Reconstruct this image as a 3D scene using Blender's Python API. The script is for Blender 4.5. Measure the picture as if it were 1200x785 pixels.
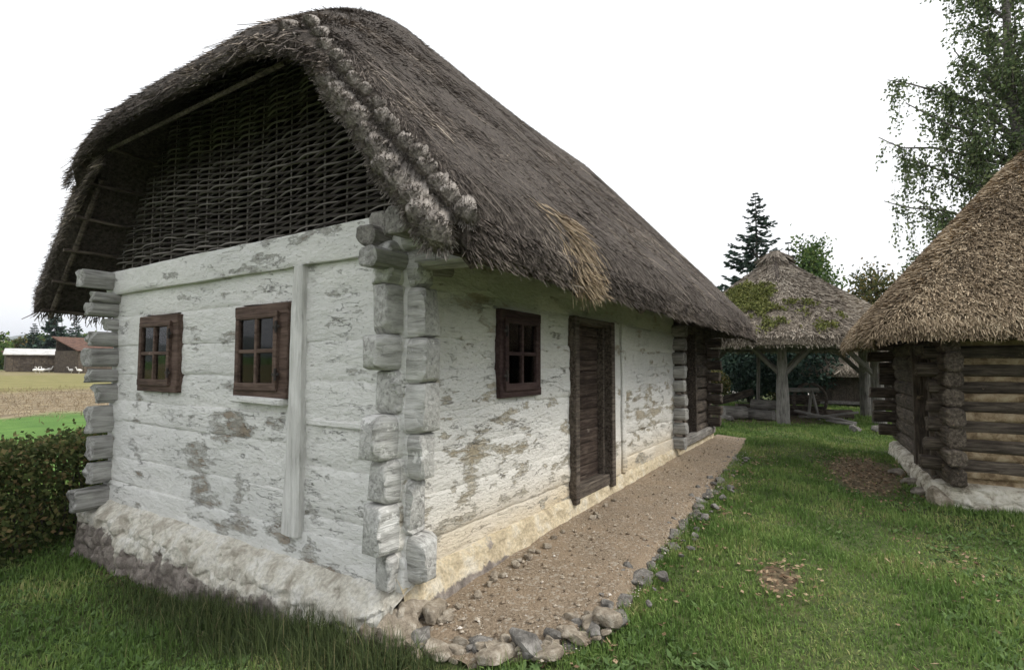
import bpy, bmesh, math
import numpy as np
from mathutils import Matrix, Vector

for o_ in list(bpy.data.objects):
    bpy.data.objects.remove(o_)
scene = bpy.context.scene
COL = scene.collection
R_ = math.radians
rng = np.random.default_rng(11)

# ------------------------------------------------------------------ camera
CAM_F, CAM_YAW, CAM_PITCH, CAM_ROLL = 620.37, 0.566, 0.057, 0.002
CAM = np.array([-2.489, -2.398, 1.534])
_fw = np.array([math.cos(CAM_YAW)*math.cos(CAM_PITCH), math.sin(CAM_YAW)*math.cos(CAM_PITCH), math.sin(CAM_PITCH)])
_rt0 = np.array([math.sin(CAM_YAW), -math.cos(CAM_YAW), 0]); _up0 = np.cross(_rt0, _fw)
_rt = math.cos(CAM_ROLL)*_rt0 + math.sin(CAM_ROLL)*_up0
_up = -math.sin(CAM_ROLL)*_rt0 + math.cos(CAM_ROLL)*_up0
cd = bpy.data.cameras.new('camera'); cam = bpy.data.objects.new('camera', cd); COL.objects.link(cam)
cd.sensor_fit = 'HORIZONTAL'; cd.sensor_width = 36; cd.lens = 36*CAM_F/1200
cd.clip_start = 0.05; cd.clip_end = 20000
cam.matrix_world = Matrix(((_rt[0], _up[0], -_fw[0], CAM[0]), (_rt[1], _up[1], -_fw[1], CAM[1]),
                           (_rt[2], _up[2], -_fw[2], CAM[2]), (0, 0, 0, 1)))
scene.camera = cam

def at(px, dist, z=None, py=None):
    """ground position in the direction of photo column px, dist metres away"""
    d = _fw + _rt*(px-600)/CAM_F + _up*(392.5-(py if py is not None else 428))/CAM_F
    d = d/np.hypot(d[0], d[1])
    p = CAM + d*dist
    if z is not None: p[2] = z
    return p

# ------------------------------------------------------------------ sky, sun, exposure
SUN_EL, SUN_AZ = R_(48), R_(-62)          # direction towards the sun, azimuth from +X
world = bpy.data.worlds.new('World'); scene.world = world; world.use_nodes = True
wn = world.node_tree; wn.nodes.clear()
wo = wn.nodes.new('ShaderNodeOutputWorld'); bg = wn.nodes.new('ShaderNodeBackground')
sky = wn.nodes.new('ShaderNodeTexSky'); sky.sky_type = 'NISHITA'; sky.sun_disc = False
sky.sun_elevation = SUN_EL; sky.sun_rotation = math.pi/2 - SUN_AZ
sky.air_density = 1.6; sky.dust_density = 4.0; sky.ozone_density = 1.0
hs = wn.nodes.new('ShaderNodeHueSaturation'); hs.inputs['Saturation'].default_value = 0.22
mx = wn.nodes.new('ShaderNodeMix'); mx.data_type = 'RGBA'; mx.inputs[0].default_value = 0.72
mx.inputs[7].default_value = (10.4, 10.5, 10.7, 1)       # an even cloud deck under the clear-sky model
wn.links.new(sky.outputs[0], hs.inputs['Color']); wn.links.new(hs.outputs[0], mx.inputs[6])
wn.links.new(mx.outputs[2], bg.inputs[0]); bg.inputs[1].default_value = 0.1
wn.links.new(bg.outputs[0], wo.inputs[0])
sl = bpy.data.lights.new('sun', 'SUN'); sl.energy = 1.5; sl.angle = R_(22); sl.color = (1, .95, .87)
sun = bpy.data.objects.new('sun', sl); COL.objects.link(sun)
sdir = Vector((math.cos(SUN_EL)*math.cos(SUN_AZ), math.cos(SUN_EL)*math.sin(SUN_AZ), math.sin(SUN_EL)))
sun.rotation_euler = sdir.to_track_quat('Z', 'Y').to_euler(); sun.location = (0, -20, 30)
scene.view_settings.view_transform = 'Standard'; scene.view_settings.look = 'None'
scene.view_settings.gamma = 1; scene.view_settings.use_curve_mapping = False
scene.view_settings.exposure = 0.62

# ------------------------------------------------------------------ noise
def _h(ix, iy, iz, seed):
    h = (ix*374761393 + iy*668265263 + iz*2147483647 + seed*1274126177) & 0xffffffff
    h = ((h ^ (h >> 13))*1274126177) & 0xffffffff
    return ((h ^ (h >> 16)) & 0xffff)/32767.5 - 1
def vn(P, seed=0):
    P = np.asarray(P, float); f = np.floor(P); i = f.astype(np.int64); t = P-f; t = t*t*(3-2*t)
    r = 0
    for a in (0, 1):
        for b in (0, 1):
            for c in (0, 1):
                w = (t[..., 0] if a else 1-t[..., 0])*(t[..., 1] if b else 1-t[..., 1])*(t[..., 2] if c else 1-t[..., 2])
                r = r + w*_h(i[..., 0]+a, i[..., 1]+b, i[..., 2]+c, seed)
    return r
def fbm(P, seed=0, octs=4, gain=.5):
    P = np.asarray(P, float); r = 0; a = 1; s = 0
    for k in range(octs):
        r = r + a*vn(P*2.0**k + 17.3*k, seed+k); s += a; a *= gain
    return r/s
def n1(x, seed=0, octs=3):
    x = np.asarray(x, float)
    return fbm(np.stack([x, x*0+.37, x*0+seed*1.7], -1), seed, octs)

# ------------------------------------------------------------------ mesh helpers
def mesh(name, V, F, smooth=True):
    V = np.asarray(V, np.float32).reshape(-1, 3)
    if isinstance(F, np.ndarray): F = [F]
    F = [np.asarray(f, np.int32) for f in F if len(f)]
    me = bpy.data.meshes.new(name)
    me.vertices.add(len(V)); me.vertices.foreach_set('co', V.ravel())
    loops = np.concatenate([f.ravel() for f in F]); tot = np.concatenate([np.full(len(f), f.shape[1], np.int32) for f in F])
    me.loops.add(len(loops)); me.loops.foreach_set('vertex_index', loops)
    me.polygons.add(len(tot)); st = np.zeros(len(tot), np.int32); st[1:] = np.cumsum(tot)[:-1]
    me.polygons.foreach_set('loop_start', st)
    me.polygons.foreach_set('use_smooth', np.full(len(tot), bool(smooth)))
    me.update(calc_edges=True); me.validate()
    if smooth == 'auto': me.set_sharp_from_angle(angle=R_(38))
    return me
def link(name, me, mat, parent=None, M=None):
    o = bpy.data.objects.new(name, me); COL.objects.link(o)
    if mat and me and not me.materials: me.materials.append(mat)
    if parent: o.parent = parent
    if M is not None: o.matrix_local = M
    return o
def obj(name, VF, mat, parent=None, M=None, smooth='auto'):
    return link(name, mesh(name, VF[0], VF[1], smooth), mat, parent, M)
def tag(o, label, cat, group=None, kind=None):
    o['label'] = label; o['category'] = cat
    if group: o['group'] = group
    if kind: o['kind'] = kind
    return o
def empty(name, loc, rz=0, label=None, cat=None, group=None):
    o = bpy.data.objects.new(name, None); COL.objects.link(o); o.location = loc; o.rotation_euler = (0, 0, rz)
    o.empty_display_size = .3
    if label: tag(o, label, cat, group)
    return o
def struct(o, kind='structure'):
    o['kind'] = kind; return o
def cat(parts):
    Vs, Fs, n = [], {}, 0
    for V, F in parts:
        V = np.asarray(V, float).reshape(-1, 3)
        for f in (F if isinstance(F, list) else [F]):
            f = np.asarray(f)
            if len(f): Fs.setdefault(f.shape[1], []).append(f+n)
        Vs.append(V); n += len(V)
    return np.concatenate(Vs), [np.concatenate(v) for v in Fs.values()]
def gridF(nu, nv, wrap=False, off=0):
    i = np.arange(nu-1)[:, None]; j = np.arange(nv if wrap else nv-1)[None, :]; j2 = (j+1) % nv
    return np.stack([i*nv+j, i*nv+j2, (i+1)*nv+j2, (i+1)*nv+j], -1).reshape(-1, 4)+off
def nrmz(v): return v/np.maximum(np.linalg.norm(v, axis=-1, keepdims=True), 1e-9)
def tube(P, Rr, k=6, prof=None, pinch=True):
    """tube along points P (N,3); Rr (N,) or (N,k)"""
    P = np.asarray(P, float); N = len(P); Rr = np.asarray(Rr, float)
    if Rr.ndim == 0: Rr = np.full(N, float(Rr))
    if Rr.ndim == 1: Rr = np.repeat(Rr[:, None], k, 1)
    if pinch:
        t0, t1 = P[0]-P[1], P[-1]-P[-2]
        P = np.concatenate([P[:1]+t0*1e-3, P, P[-1:]+t1*1e-3]); Rr = np.concatenate([Rr[:1]*.03, Rr, Rr[-1:]*.03]); N += 2
    T = nrmz(np.gradient(P, axis=0)); m = np.abs(nrmz(P[-1]-P[0])); ref = np.eye(3)[np.argmin(m)]
    A = nrmz(np.cross(T, ref)); B = np.cross(T, A)
    th = np.linspace(0, 2*np.pi, k, endpoint=False)
    V = P[:, None]+Rr[..., None]*(np.cos(th)[None, :, None]*A[:, None]+np.sin(th)[None, :, None]*B[:, None])
    return V.reshape(-1, 3), gridF(N, k, True)
def beam(L, w, h, seed=0, p=5, k=16, ns=None, rough=.006, freq=5., bev=.012, endj=.01, taper=1.):
    """hewn timber along +X from 0 to L, section w (Y) by h (Z), centred"""
    ns = ns or max(4, int(L/.09)); s = np.linspace(0, 1, ns)
    th = np.linspace(0, 2*np.pi, k, endpoint=False)+np.pi/k
    c, sn = np.cos(th), np.sin(th); q = (np.abs(c)**p+np.abs(sn)**p)**(-1/p)
    Y, Z = c*q*w/2, sn*q*h/2
    tp = 1+(taper-1)*s
    V = np.zeros((ns, k, 3)); V[..., 0] = (s*L)[:, None]; V[..., 1] = Y[None]*tp[:, None]; V[..., 2] = Z[None]*tp[:, None]
    nz = fbm(V*np.array([freq*.25, freq*2, freq*2])+seed*7.7, seed, 3)
    rad = nrmz(V*np.array([0, 1, 1])); V = V+rad*(nz*rough*2)[..., None]
    bow = n1(s*2+seed, seed, 2)*rough*2; V[..., 2] += bow[:, None]; V[..., 1] += n1(s*2+seed+9, seed+3, 2)[:, None]*rough*2
    ej = fbm(np.stack([Y*14, Z*14, Y*0+seed], -1), seed+5, 2)*endj
    V[0, :, 0] += ej; V[-1, :, 0] += ej
    c0 = V[0].mean(0); c1 = V[-1].mean(0)
    r0 = c0+(V[0]-c0)*(1-2*bev/min(w, h)); r0[:, 0] -= bev*.8; r1 = c1+(V[-1]-c1)*(1-2*bev/min(w, h)); r1[:, 0] += bev*.8
    V = np.concatenate([r0[None], V, r1[None]]); n = (ns+2)*k
    m0 = r0.mean(0); m1 = r1.mean(0)
    Va = np.concatenate([V.reshape(-1, 3), [m0, m1]])
    j = np.arange(k); j2 = (j+1) % k
    F = [gridF(ns+2, k, True)[:, ::-1], np.stack([np.full(k, n), j, j2], -1)[:, ::-1]*1, np.stack([np.full(k, n+1), (ns+1)*k+j2, (ns+1)*k+j], -1)[:, ::-1]*1]
    return Va, F
_bxc = {}
def bx(sx, sy, sz, bev=.005, c=(0, 0, 0)):
    key = (round(sx, 4), round(sy, 4), round(sz, 4), bev)
    if key not in _bxc:
        b = min(bev, sx*.3, sy*.3, sz*.3); hx, hy, hz = sx/2, sy/2, sz/2
        bm = bmesh.new(); bmesh.ops.create_cube(bm, size=1); bmesh.ops.scale(bm, vec=(sx, sy, sz), verts=bm.verts)
        bmesh.ops.bevel(bm, geom=list(bm.edges), offset=b, segments=1, affect='EDGES')
        bm.verts.index_update()
        V = np.array([v.co[:] for v in bm.verts]); Q = [[v.index for v in f.verts] for f in bm.faces]; bm.free()
        _bxc[key] = (V, [np.array([q for q in Q if len(q) == n_]) for n_ in (3, 4) if any(len(q) == n_ for q in Q)])
    V, F = _bxc[key]
    return V+np.array(c), F
def axes(o, x, z=(0, 0, 1)):
    x = Vector(x).normalized(); z = Vector(z); y = z.cross(x)
    if y.length < 1e-4: y = Vector((0, 1, 0)).cross(x)
    y.normalize(); z = x.cross(y)
    return Matrix(((x[0], y[0], z[0], o[0]), (x[1], y[1], z[1], o[1]), (x[2], y[2], z[2], o[2]), (0, 0, 0, 1)))
def seg(p0, p1):
    p0 = np.array(p0, float); p1 = np.array(p1, float); return float(np.linalg.norm(p1-p0)), axes(p0, p1-p0)
def quads(P, D, N, L, W, lift=0., taper=.6, roll=None):
    """N flat strands: base P, direction D, facing N"""
    P, D, N = map(np.asarray, (P, D, N)); n = len(P)
    L = np.broadcast_to(L, n)[:, None]; W = np.broadcast_to(W, n)[:, None]; lift = np.broadcast_to(lift, n)[:, None]
    S = nrmz(np.cross(D, N))
    if roll is not None: S = nrmz(S*np.cos(roll)[:, None]+N*np.sin(roll)[:, None])
    tip = P+D*L+N*lift
    V = np.stack([P-S*W/2, P+S*W/2, tip+S*W/2*taper, tip-S*W/2*taper], 1).reshape(-1, 3)
    return V, np.arange(n*4).reshape(-1, 4)
def leaves(P, D, N, L, W):
    P, D, N = map(np.asarray, (P, D, N)); n = len(P)
    L = np.broadcast_to(L, n)[:, None]; W = np.broadcast_to(W, n)[:, None]; S = nrmz(np.cross(D, N))
    mid = P+D*L*.45
    V = np.stack([P, mid+S*W/2, P+D*L, mid-S*W/2], 1).reshape(-1, 3)
    return V, np.arange(n*4).reshape(-1, 4)
def rdir(n): return nrmz(rng.normal(size=(n, 3)))

# ------------------------------------------------------------------ materials
class NB:
    def __init__(s, name):
        s.m = bpy.data.materials.new(name); s.m.use_nodes = True; s.t = s.m.node_tree; s.t.nodes.clear()
        s.out = s.n('ShaderNodeOutputMaterial'); s.b = s.n('ShaderNodeBsdfPrincipled'); s.l(s.b.outputs[0], s.out.inputs[0])
        s.b.inputs['Specular IOR Level'].default_value = .25
    def n(s, t, **k):
        x = s.t.nodes.new(t)
        for a, v in k.items(): setattr(x, a, v)
        return x
    def l(s, a, b): s.t.links.new(a, b)
    def setv(s, inp, v):
        if hasattr(v, 'is_linked') or isinstance(v, bpy.types.NodeSocket): s.l(v, inp)
        else: inp.default_value = v if not isinstance(v, tuple) or len(v) != 3 or inp.type != 'RGBA' else (*v, 1)
    def pos(s, scale=(1, 1, 1), obj=False):
        src = s.n('ShaderNodeTexCoord').outputs['Object'] if obj else s.n('ShaderNodeNewGeometry').outputs['Position']
        mp = s.n('ShaderNodeMapping'); mp.inputs['Scale'].default_value = scale; s.l(src, mp.inputs[0]); return mp.outputs[0]
    def noise(s, vec, scale=5, det=4, rough=.55, dist=0, con=1.75):
        x = s.n('ShaderNodeTexNoise'); x.inputs['Scale'].default_value = scale; x.inputs['Detail'].default_value = det
        x.inputs['Roughness'].default_value = rough; x.inputs['Distortion'].default_value = dist; s.l(vec, x.inputs[0])
        return x.outputs[0] if con == 1 else s.math('MULTIPLY_ADD', x.outputs[0], con, .5-.5*con)
    def ramp(s, f, stops, interp='LINEAR'):
        x = s.n('ShaderNodeValToRGB'); x.color_ramp.interpolation = interp; e = x.color_ramp.elements
        while len(e) < len(stops): e.new(.5)
        for q, (p, c) in zip(e, stops):
            q.position = p; q.color = (c, c, c, 1) if not isinstance(c, tuple) else (*c, 1)
        s.setv(x.inputs[0], f); return x.outputs[0]
    def mix(s, f, a, b, mode='MIX'):
        x = s.n('ShaderNodeMix', data_type='RGBA', blend_type=mode); s.setv(x.inputs[0], f); s.setv(x.inputs[6], a); s.setv(x.inputs[7], b); return x.outputs[2]
    def math(s, op, a, b=None, c=None):
        x = s.n('ShaderNodeMath', operation=op)
        for i, v in enumerate((a, b, c)):
            if v is not None: s.setv(x.inputs[i], v)
        return x.outputs[0]
    def sep(s, vec):
        x = s.n('ShaderNodeSeparateXYZ'); s.l(vec, x.inputs[0]); return x.outputs
    def rand(s): return s.n('ShaderNodeNewGeometry').outputs['Random Per Island']
    def mrange(s, v, a, b, c=0, d=1):
        x = s.n('ShaderNodeMapRange'); x.interpolation_type = 'SMOOTHSTEP'; s.setv(x.inputs[0], v)
        for i, q in enumerate((a, b, c, d)): x.inputs[i+1].default_value = q
        return x.outputs[0]
    def bump(s, h, strength=.5, dist=.01):
        x = s.n('ShaderNodeBump'); x.inputs['Strength'].default_value = strength; x.inputs['Distance'].default_value = dist
        s.l(h, x.inputs['Height']); s.l(x.outputs[0], s.b.inputs['Normal'])
    def done(s, col, rough=.9):
        s.setv(s.b.inputs['Base Color'], col); s.setv(s.b.inputs['Roughness'], rough); return s.m

def mat_plaster(name, side):
    b = NB(name); P = b.pos(); xyz = b.sep(P)
    ps = b.pos((.8, .8, 2.7))
    big = b.noise(ps, 2.3, 12, .70, .12, con=1); fine = b.noise(P, 70, 6, .75); mid = b.noise(ps, 13, 8, .7, .1); lump = b.noise(b.pos((.75, .75, 1.5)), 26, 5, .6, .1)
    tone = b.noise(b.pos((.6, .6, 1.5)), 1.3, 5, .6)
    white = b.ramp(mid, [(.05, (.60, .595, .57)), (.38, (.78, .775, .745)), (.9, (.87, .865, .84))])
    white = b.mix(b.mrange(tone, .3, .8, 0, .5), white, (.66, .665, .645))
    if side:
        green_top = b.math('MULTIPLY', b.mrange(xyz[2], 1.25, 2.25), b.ramp(mid, [(.2, 1), (.9, .45)]))  # grey-green tint growing towards the top of the wall, broken by noise
        white = b.mix(b.math('MULTIPLY', green_top, .7), white, (.46, .475, .36))
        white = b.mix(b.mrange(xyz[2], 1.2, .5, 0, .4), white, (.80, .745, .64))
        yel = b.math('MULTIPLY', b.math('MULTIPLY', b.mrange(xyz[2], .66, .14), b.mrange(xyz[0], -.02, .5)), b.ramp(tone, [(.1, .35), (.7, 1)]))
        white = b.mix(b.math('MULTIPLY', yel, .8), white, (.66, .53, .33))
    # flaked patches: thin grey coat, bare clay, timber; denser at the corner log ends
    ends = b.math('MAXIMUM', b.mrange(xyz[0], -.01, -.1), b.mrange(xyz[1], -.01, -.09))
    bias = b.math('MULTIPLY', ends, .03)
    if side:
        bias = b.math('ADD', bias, b.math('MULTIPLY', b.math('MULTIPLY', b.mrange(xyz[2], 1.5, 1.05), b.mrange(xyz[2], .35, .6)), .062))
    else:
        bias = b.math('ADD', bias, b.math('MULTIPLY', b.mrange(xyz[2], 1.2, .7), .018))
        band = b.math('MULTIPLY', b.math('MULTIPLY', b.mrange(xyz[2], .93, .97), b.mrange(xyz[2], 1.17, 1.13)), b.math('MULTIPLY', b.mrange(xyz[1], 2.5, 2.2), b.mrange(xyz[1], 1.15, 1.25)))
        bias = b.math('ADD', bias, b.math('MULTIPLY', band, .10))
    region = b.noise(b.pos((.5, .5, 1.1)), 1.4, 3, .5, con=1)
    fl = b.math('ADD', b.math('ADD', big, bias), b.math('MULTIPLY_ADD', region, .30, -.15))
    M_ = b.ramp(fl, [(.592, 0), (.604, 1)]); deep = b.ramp(fl, [(.642, 0), (.654, 1)])
    thin = b.mix(b.mrange(lump, .2, .8), (.50, .49, .455) if not side else (.52, .49, .42), (.60, .59, .555) if not side else (.58, .53, .43))
    clay = b.mix(b.mrange(b.noise(P, 5, 5), .3, .7), (.33, .275, .215) if not side else (.42, .36, .26), (.42, .40, .36) if not side else (.50, .45, .36))
    bare = b.mix(deep, thin, clay)
    bare = b.mix(b.math('MULTIPLY', ends, .7), bare, b.mix(b.mrange(mid, .2, .8), (.27, .265, .25), (.50, .495, .47)))
    bare = b.mix(b.mrange(fine, .45, 1., 0, .45), bare, (.2, .19, .17))
    col = b.mix(M_, white, bare)
    # long level cracks following the timber
    cn = b.noise(b.pos((.55, .55, 3.4)), 1.9, 6, .62, .1, con=1)
    line = b.ramp(b.math('ABSOLUTE', b.math('SUBTRACT', cn, .5)), [(0, 1), (.0055, 0)])
    crk = b.math('MULTIPLY', line, b.ramp(b.noise(P, 2.6, 4), [(.5, 0), (.7, 1)]))
    pit = b.ramp(b.noise(b.pos((1, 1, 2.2)), 46, 3, .5, con=1), [(.66, 0), (.70, 1)])
    col = b.mix(b.math('MULTIPLY', b.math('MAXIMUM', crk, b.math('MULTIPLY', pit, .55)), .8), col, (.15, .14, .12))
    h = b.math('ADD', b.math('MULTIPLY', fine, .22), b.math('ADD', b.math('MULTIPLY', mid, .55), b.math('MULTIPLY', lump, .5)))
    h = b.math('SUBTRACT', h, b.math('ADD', b.math('ADD', b.math('MULTIPLY', M_, .5), b.math('MULTIPLY', deep, .5)), b.math('MAXIMUM', crk, pit)))
    b.bump(h, 1., .016)
    return b.done(col, .92)
def mat_wood(name, stops, grain=34, bump=.5, wear=None, rough=.85, stretch=(.09, 1, 1)):
    """grain along the object's own X axis"""
    b = NB(name); oi = b.n('ShaderNodeObjectInfo')
    tc = b.n('ShaderNodeTexCoord'); ad = b.n('ShaderNodeVectorMath', operation='ADD'); b.l(tc.outputs['Object'], ad.inputs[0])
    cb = b.n('ShaderNodeCombineXYZ'); r = b.math('MULTIPLY', oi.outputs['Random'], 37.)
    for i in range(3): b.l(r, cb.inputs[i])
    b.l(cb.outputs[0], ad.inputs[1]); mp = b.n('ShaderNodeMapping'); mp.inputs['Scale'].default_value = stretch; b.l(ad.outputs[0], mp.inputs[0])
    g = b.noise(mp.outputs[0], grain, 7, .65, .5); bl = b.noise(ad.outputs[0], 4, 5, .6)
    f = b.math('ADD', b.math('MULTIPLY', g, .75), b.math('MULTIPLY', b.math('ADD', bl, b.math('MULTIPLY', oi.outputs['Random'], .25)), .3))
    col = b.ramp(f, stops)
    if wear: col = b.mix(b.ramp(b.noise(ad.outputs[0], 5, 7, .7), [(wear[0], 0), (wear[0]+.06, 1)]), col, wear[1])
    b.bump(g, bump, .012); return b.done(col, rough)
def mat_island(name, stops, rough=.85, patch=None, trans=0):
    b = NB(name); r = b.rand()
    if patch:
        r = b.math('ADD', b.math('MULTIPLY', r, 1-patch[1]), b.math('MULTIPLY', b.mrange(b.noise(b.pos(), patch[0], 4), .3, .7), patch[1]))
    col = b.ramp(r, stops)
    m = b.done(col, rough)
    if trans:
        tr = b.n('ShaderNodeBsdfTranslucent'); b.l(col, tr.inputs[0]); ms = b.n('ShaderNodeMixShader'); ms.inputs[0].default_value = trans
        b.l(b.b.outputs[0], ms.inputs[1]); b.l(tr.outputs[0], ms.inputs[2]); b.l(ms.outputs[0], b.out.inputs[0])
    return m
def mat_rough(name, stops, scale=6, bump=.6, dist=.02, stretch=(1, 1, 1), rough=.93, obj_=False):
    b = NB(name); n = b.noise(b.pos(stretch, obj_), scale, 9, .68, .3); col = b.ramp(n, stops); b.bump(n, bump, dist); return b.done(col, rough)

M = {}
M['gable'] = mat_plaster('lime_plaster_gable', False)
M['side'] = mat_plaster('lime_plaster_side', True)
def mat_plinth(name, side):
    b = NB(name); P = b.pos(); xyz = b.sep(P); n = b.noise(P, 5, 10, .7, .4); n2 = b.noise(P, 1.7, 5); f = b.noise(P, 38, 5, .7)
    lime = b.ramp(n, [(.3, (.46, .42, .35)), (.5, (.70, .67, .58)), (.7, (.80, .78, .72))])
    if side: lime = b.ramp(n, [(.3, (.48, .40, .27)), (.5, (.68, .58, .40)), (.72, (.76, .70, .57))])
    stone = b.ramp(b.noise(P, 9, 8, .7), [(.2, (.09, .078, .072)), (.5, (.25, .215, .19)), (.85, (.42, .385, .345))])
    zz = b.math('ADD', b.mrange(xyz[2], .05, -.35, 0, .42), 0) if not side else b.mrange(xyz[2], .08, -.03, 0, .3)
    k = b.ramp(b.math('ADD', b.math('ADD', b.math('MULTIPLY', n2, .45), b.math('MULTIPLY', n, .4)), zz), [(.60, 0), (.66, 1)])
    col = b.mix(k, lime, stone); col = b.mix(b.mrange(f, .35, .75, 0, .35), col, (.2, .18, .15))
    b.bump(b.math('ADD', n, b.math('MULTIPLY', f, .35)), .8, .03); return b.done(col, .95)
M['plinth'] = mat_plinth('limed_rubble', False); M['plinth_side'] = mat_plinth('ochre_footing', True)
M['frame'] = mat_wood('brown_paint', [(.3, (.045, .030, .023)), (.5, (.088, .058, .045)), (.75, (.15, .105, .085))], wear=(.74, (.2, .15, .12)))
M['frame_dark'] = mat_wood('dark_brown_paint', [(.3, (.028, .017, .016)), (.55, (.055, .033, .031)), (.8, (.09, .06, .056))])
M['door'] = mat_wood('old_door_boards', [(.25, (.018, .012, .010)), (.5, (.045, .031, .024)), (.8, (.115, .088, .070))], wear=(.74, (.2, .17, .145)))
M['darkwood'] = mat_wood('dark_timber', [(.3, (.022, .017, .013)), (.5, (.06, .048, .039)), (.75, (.15, .125, .10))])
M['hutwood'] = mat_wood('weathered_oak', [(.28, (.026, .021, .017)), (.5, (.072, .058, .046)), (.72, (.155, .128, .10)), (.9, (.26, .225, .18))], wear=(.72, (.26, .20, .13)))
M['greywood'] = mat_wood('grey_timber', [(.28, (.07, .065, .06)), (.5, (.19, .18, .165)), (.78, (.34, .325, .30))])
M['endwood'] = mat_wood('grey_log_end', [(.2, (.08, .076, .07)), (.45, (.25, .245, .23)), (.8, (.50, .495, .47))], grain=26, bump=1.)
for _k, _st in (('end_x', (.12, 1, 1)), ('end_y', (1, .12, 1))):
    M[_k] = mat_wood('worn_limed_timber_'+_k, [(.2, (.13, .125, .115)), (.42, (.36, .355, .335)), (.65, (.56, .555, .53)), (.9, (.70, .695, .67))], grain=30, bump=1., wear=(.66, (.74, .735, .71)), stretch=_st)
M['end_z'] = mat_wood('limed_post', [(.15, (.26, .255, .24)), (.4, (.56, .555, .53)), (.65, (.70, .695, .67)), (.9, (.80, .795, .77))], grain=30, bump=1., stretch=(1, 1, .1))
M['withy'] = mat_island('withy_bark', [(0, (.025, .02, .017)), (.5, (.065, .056, .05)), (.85, (.14, .127, .116)), (1, (.23, .21, .19))])
M['thatch_base'] = mat_rough('old_thatch', [(.2, (.034, .028, .024)), (.5, (.09, .075, .064)), (.85, (.17, .144, .122))], 30, .9, .03)
M['thatch_in'] = mat_rough('thatch_underside', [(.3, (.03, .023, .016)), (.6, (.09, .07, .048))], 26, .9, .03)
M['straw'] = mat_island('old_straw', [(0, (.038, .031, .027)), (.4, (.102, .085, .073)), (.72, (.185, .157, .134)), (.92, (.33, .28, .23)), (1, (.56, .48, .38))], patch=(1.1, .35))
M['straw_new'] = mat_island('fresh_straw', [(0, (.13, .095, .06)), (.5, (.28, .215, .14)), (1, (.46, .37, .25))])
M['bundle'] = mat_wood('straw_bundle', [(.2, (.075, .065, .058)), (.5, (.22, .197, .175)), (.8, (.44, .40, .36))], grain=60, bump=1.)
M['hut_base'] = mat_rough('hut_thatch', [(.3, (.08, .06, .04)), (.55, (.20, .155, .105)), (.75, (.33, .27, .19))], 26, .9, .03)
M['hut_straw'] = mat_island('hut_straw', [(0, (.10, .072, .046)), (.4, (.275, .208, .135)), (.75, (.47, .37, .25)), (1, (.72, .60, .43))], patch=(.9, .3))
M['pav_base'] = mat_rough('pavilion_thatch', [(.3, (.10, .083, .065)), (.55, (.25, .212, .165)), (.75, (.38, .335, .275))], 20, .9, .04)
M['pav_straw'] = mat_island('pavilion_straw', [(0, (.10, .083, .066)), (.5, (.30, .255, .205)), (1, (.56, .50, .41))], patch=(.8, .3))
M['moss'] = mat_island('moss', [(0, (.06, .07, .018)), (.5, (.14, .16, .04)), (1, (.27, .27, .09))])
M['clay'] = mat_rough('clay_daub', [(.3, (.17, .12, .07)), (.5, (.33, .25, .155)), (.72, (.46, .37, .25))], 7, .8, .02)
M['limestone'] = mat_rough('kerb_stone', [(.1, (.05, .047, .042)), (.5, (.17, .16, .145)), (.9, (.40, .38, .35))], 14, .9, .02)
M['rubble'] = mat_rough('path_rubble', [(.1, (.12, .095, .07)), (.5, (.31, .265, .205)), (.9, (.56, .51, .43))], 16, .9, .02)
M['gravel'] = mat_island('pebbles', [(0, (.12, .09, .062)), (.5, (.30, .24, .175)), (.9, (.48, .42, .34)), (1, (.70, .66, .6))])
M['grass'] = mat_island('grass_blades', [(0, (.07, .125, .03)), (.4, (.14, .235, .058)), (.8, (.235, .325, .095)), (1, (.42, .39, .18))], patch=(1.1, .5), trans=.25)
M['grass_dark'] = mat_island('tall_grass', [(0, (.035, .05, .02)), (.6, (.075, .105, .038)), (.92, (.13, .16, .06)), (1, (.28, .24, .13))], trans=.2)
M['weed'] = mat_island('weed_leaves', [(0, (.065, .115, .035)), (1, (.15, .23, .08))], trans=.2)
M['litter'] = mat_island('fallen_leaves', [(0, (.09, .055, .032)), (.5, (.22, .145, .085)), (1, (.40, .30, .19))])
M['hedge'] = mat_island('hedge_leaves', [(0, (.04, .06, .02)), (.5, (.10, .13, .042)), (.8, (.18, .19, .07)), (1, (.32, .22, .11))], trans=.25)
M['birch'] = mat_island('birch_leaves', [(0, (.06, .09, .04)), (.6, (.13, .18, .075)), (1, (.24, .28, .13))], trans=.3)
M['spruce'] = mat_island('spruce_needles', [(0, (.02, .042, .032)), (.6, (.045, .08, .06)), (1, (.09, .135, .095))])
M['green'] = mat_island('tree_leaves', [(0, (.035, .07, .018)), (.6, (.08, .14, .035)), (1, (.17, .22, .06))], trans=.3)
M['autumn'] = mat_island('turning_leaves', [(0, (.04, .055, .02)), (.6, (.10, .115, .04)), (1, (.22, .16, .06))], trans=.3)
M['bark'] = mat_rough('bark', [(.3, (.04, .033, .028)), (.6, (.12, .105, .09)), (.8, (.2, .18, .16))], 14, .8, .03)
M['birchbark'] = mat_rough('birch_bark', [(.3, (.05, .045, .04)), (.55, (.16, .15, .135)), (.9, (.42, .40, .37))], 9, .5, .01, (1, 1, 3))
M['hill'] = mat_rough('wooded_hill', [(.3, (.03, .05, .025)), (.7, (.07, .095, .045))], .01, 0, 1)
M['metalroof'] = mat_rough('pale_sheet_roof', [(.3, (.42, .42, .41)), (.7, (.62, .61, .59))], 2, .1, .01)
M['tile'] = mat_rough('brown_roof', [(.3, (.07, .04, .03)), (.7, (.16, .09, .065))], 3, .4, .02)
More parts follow.
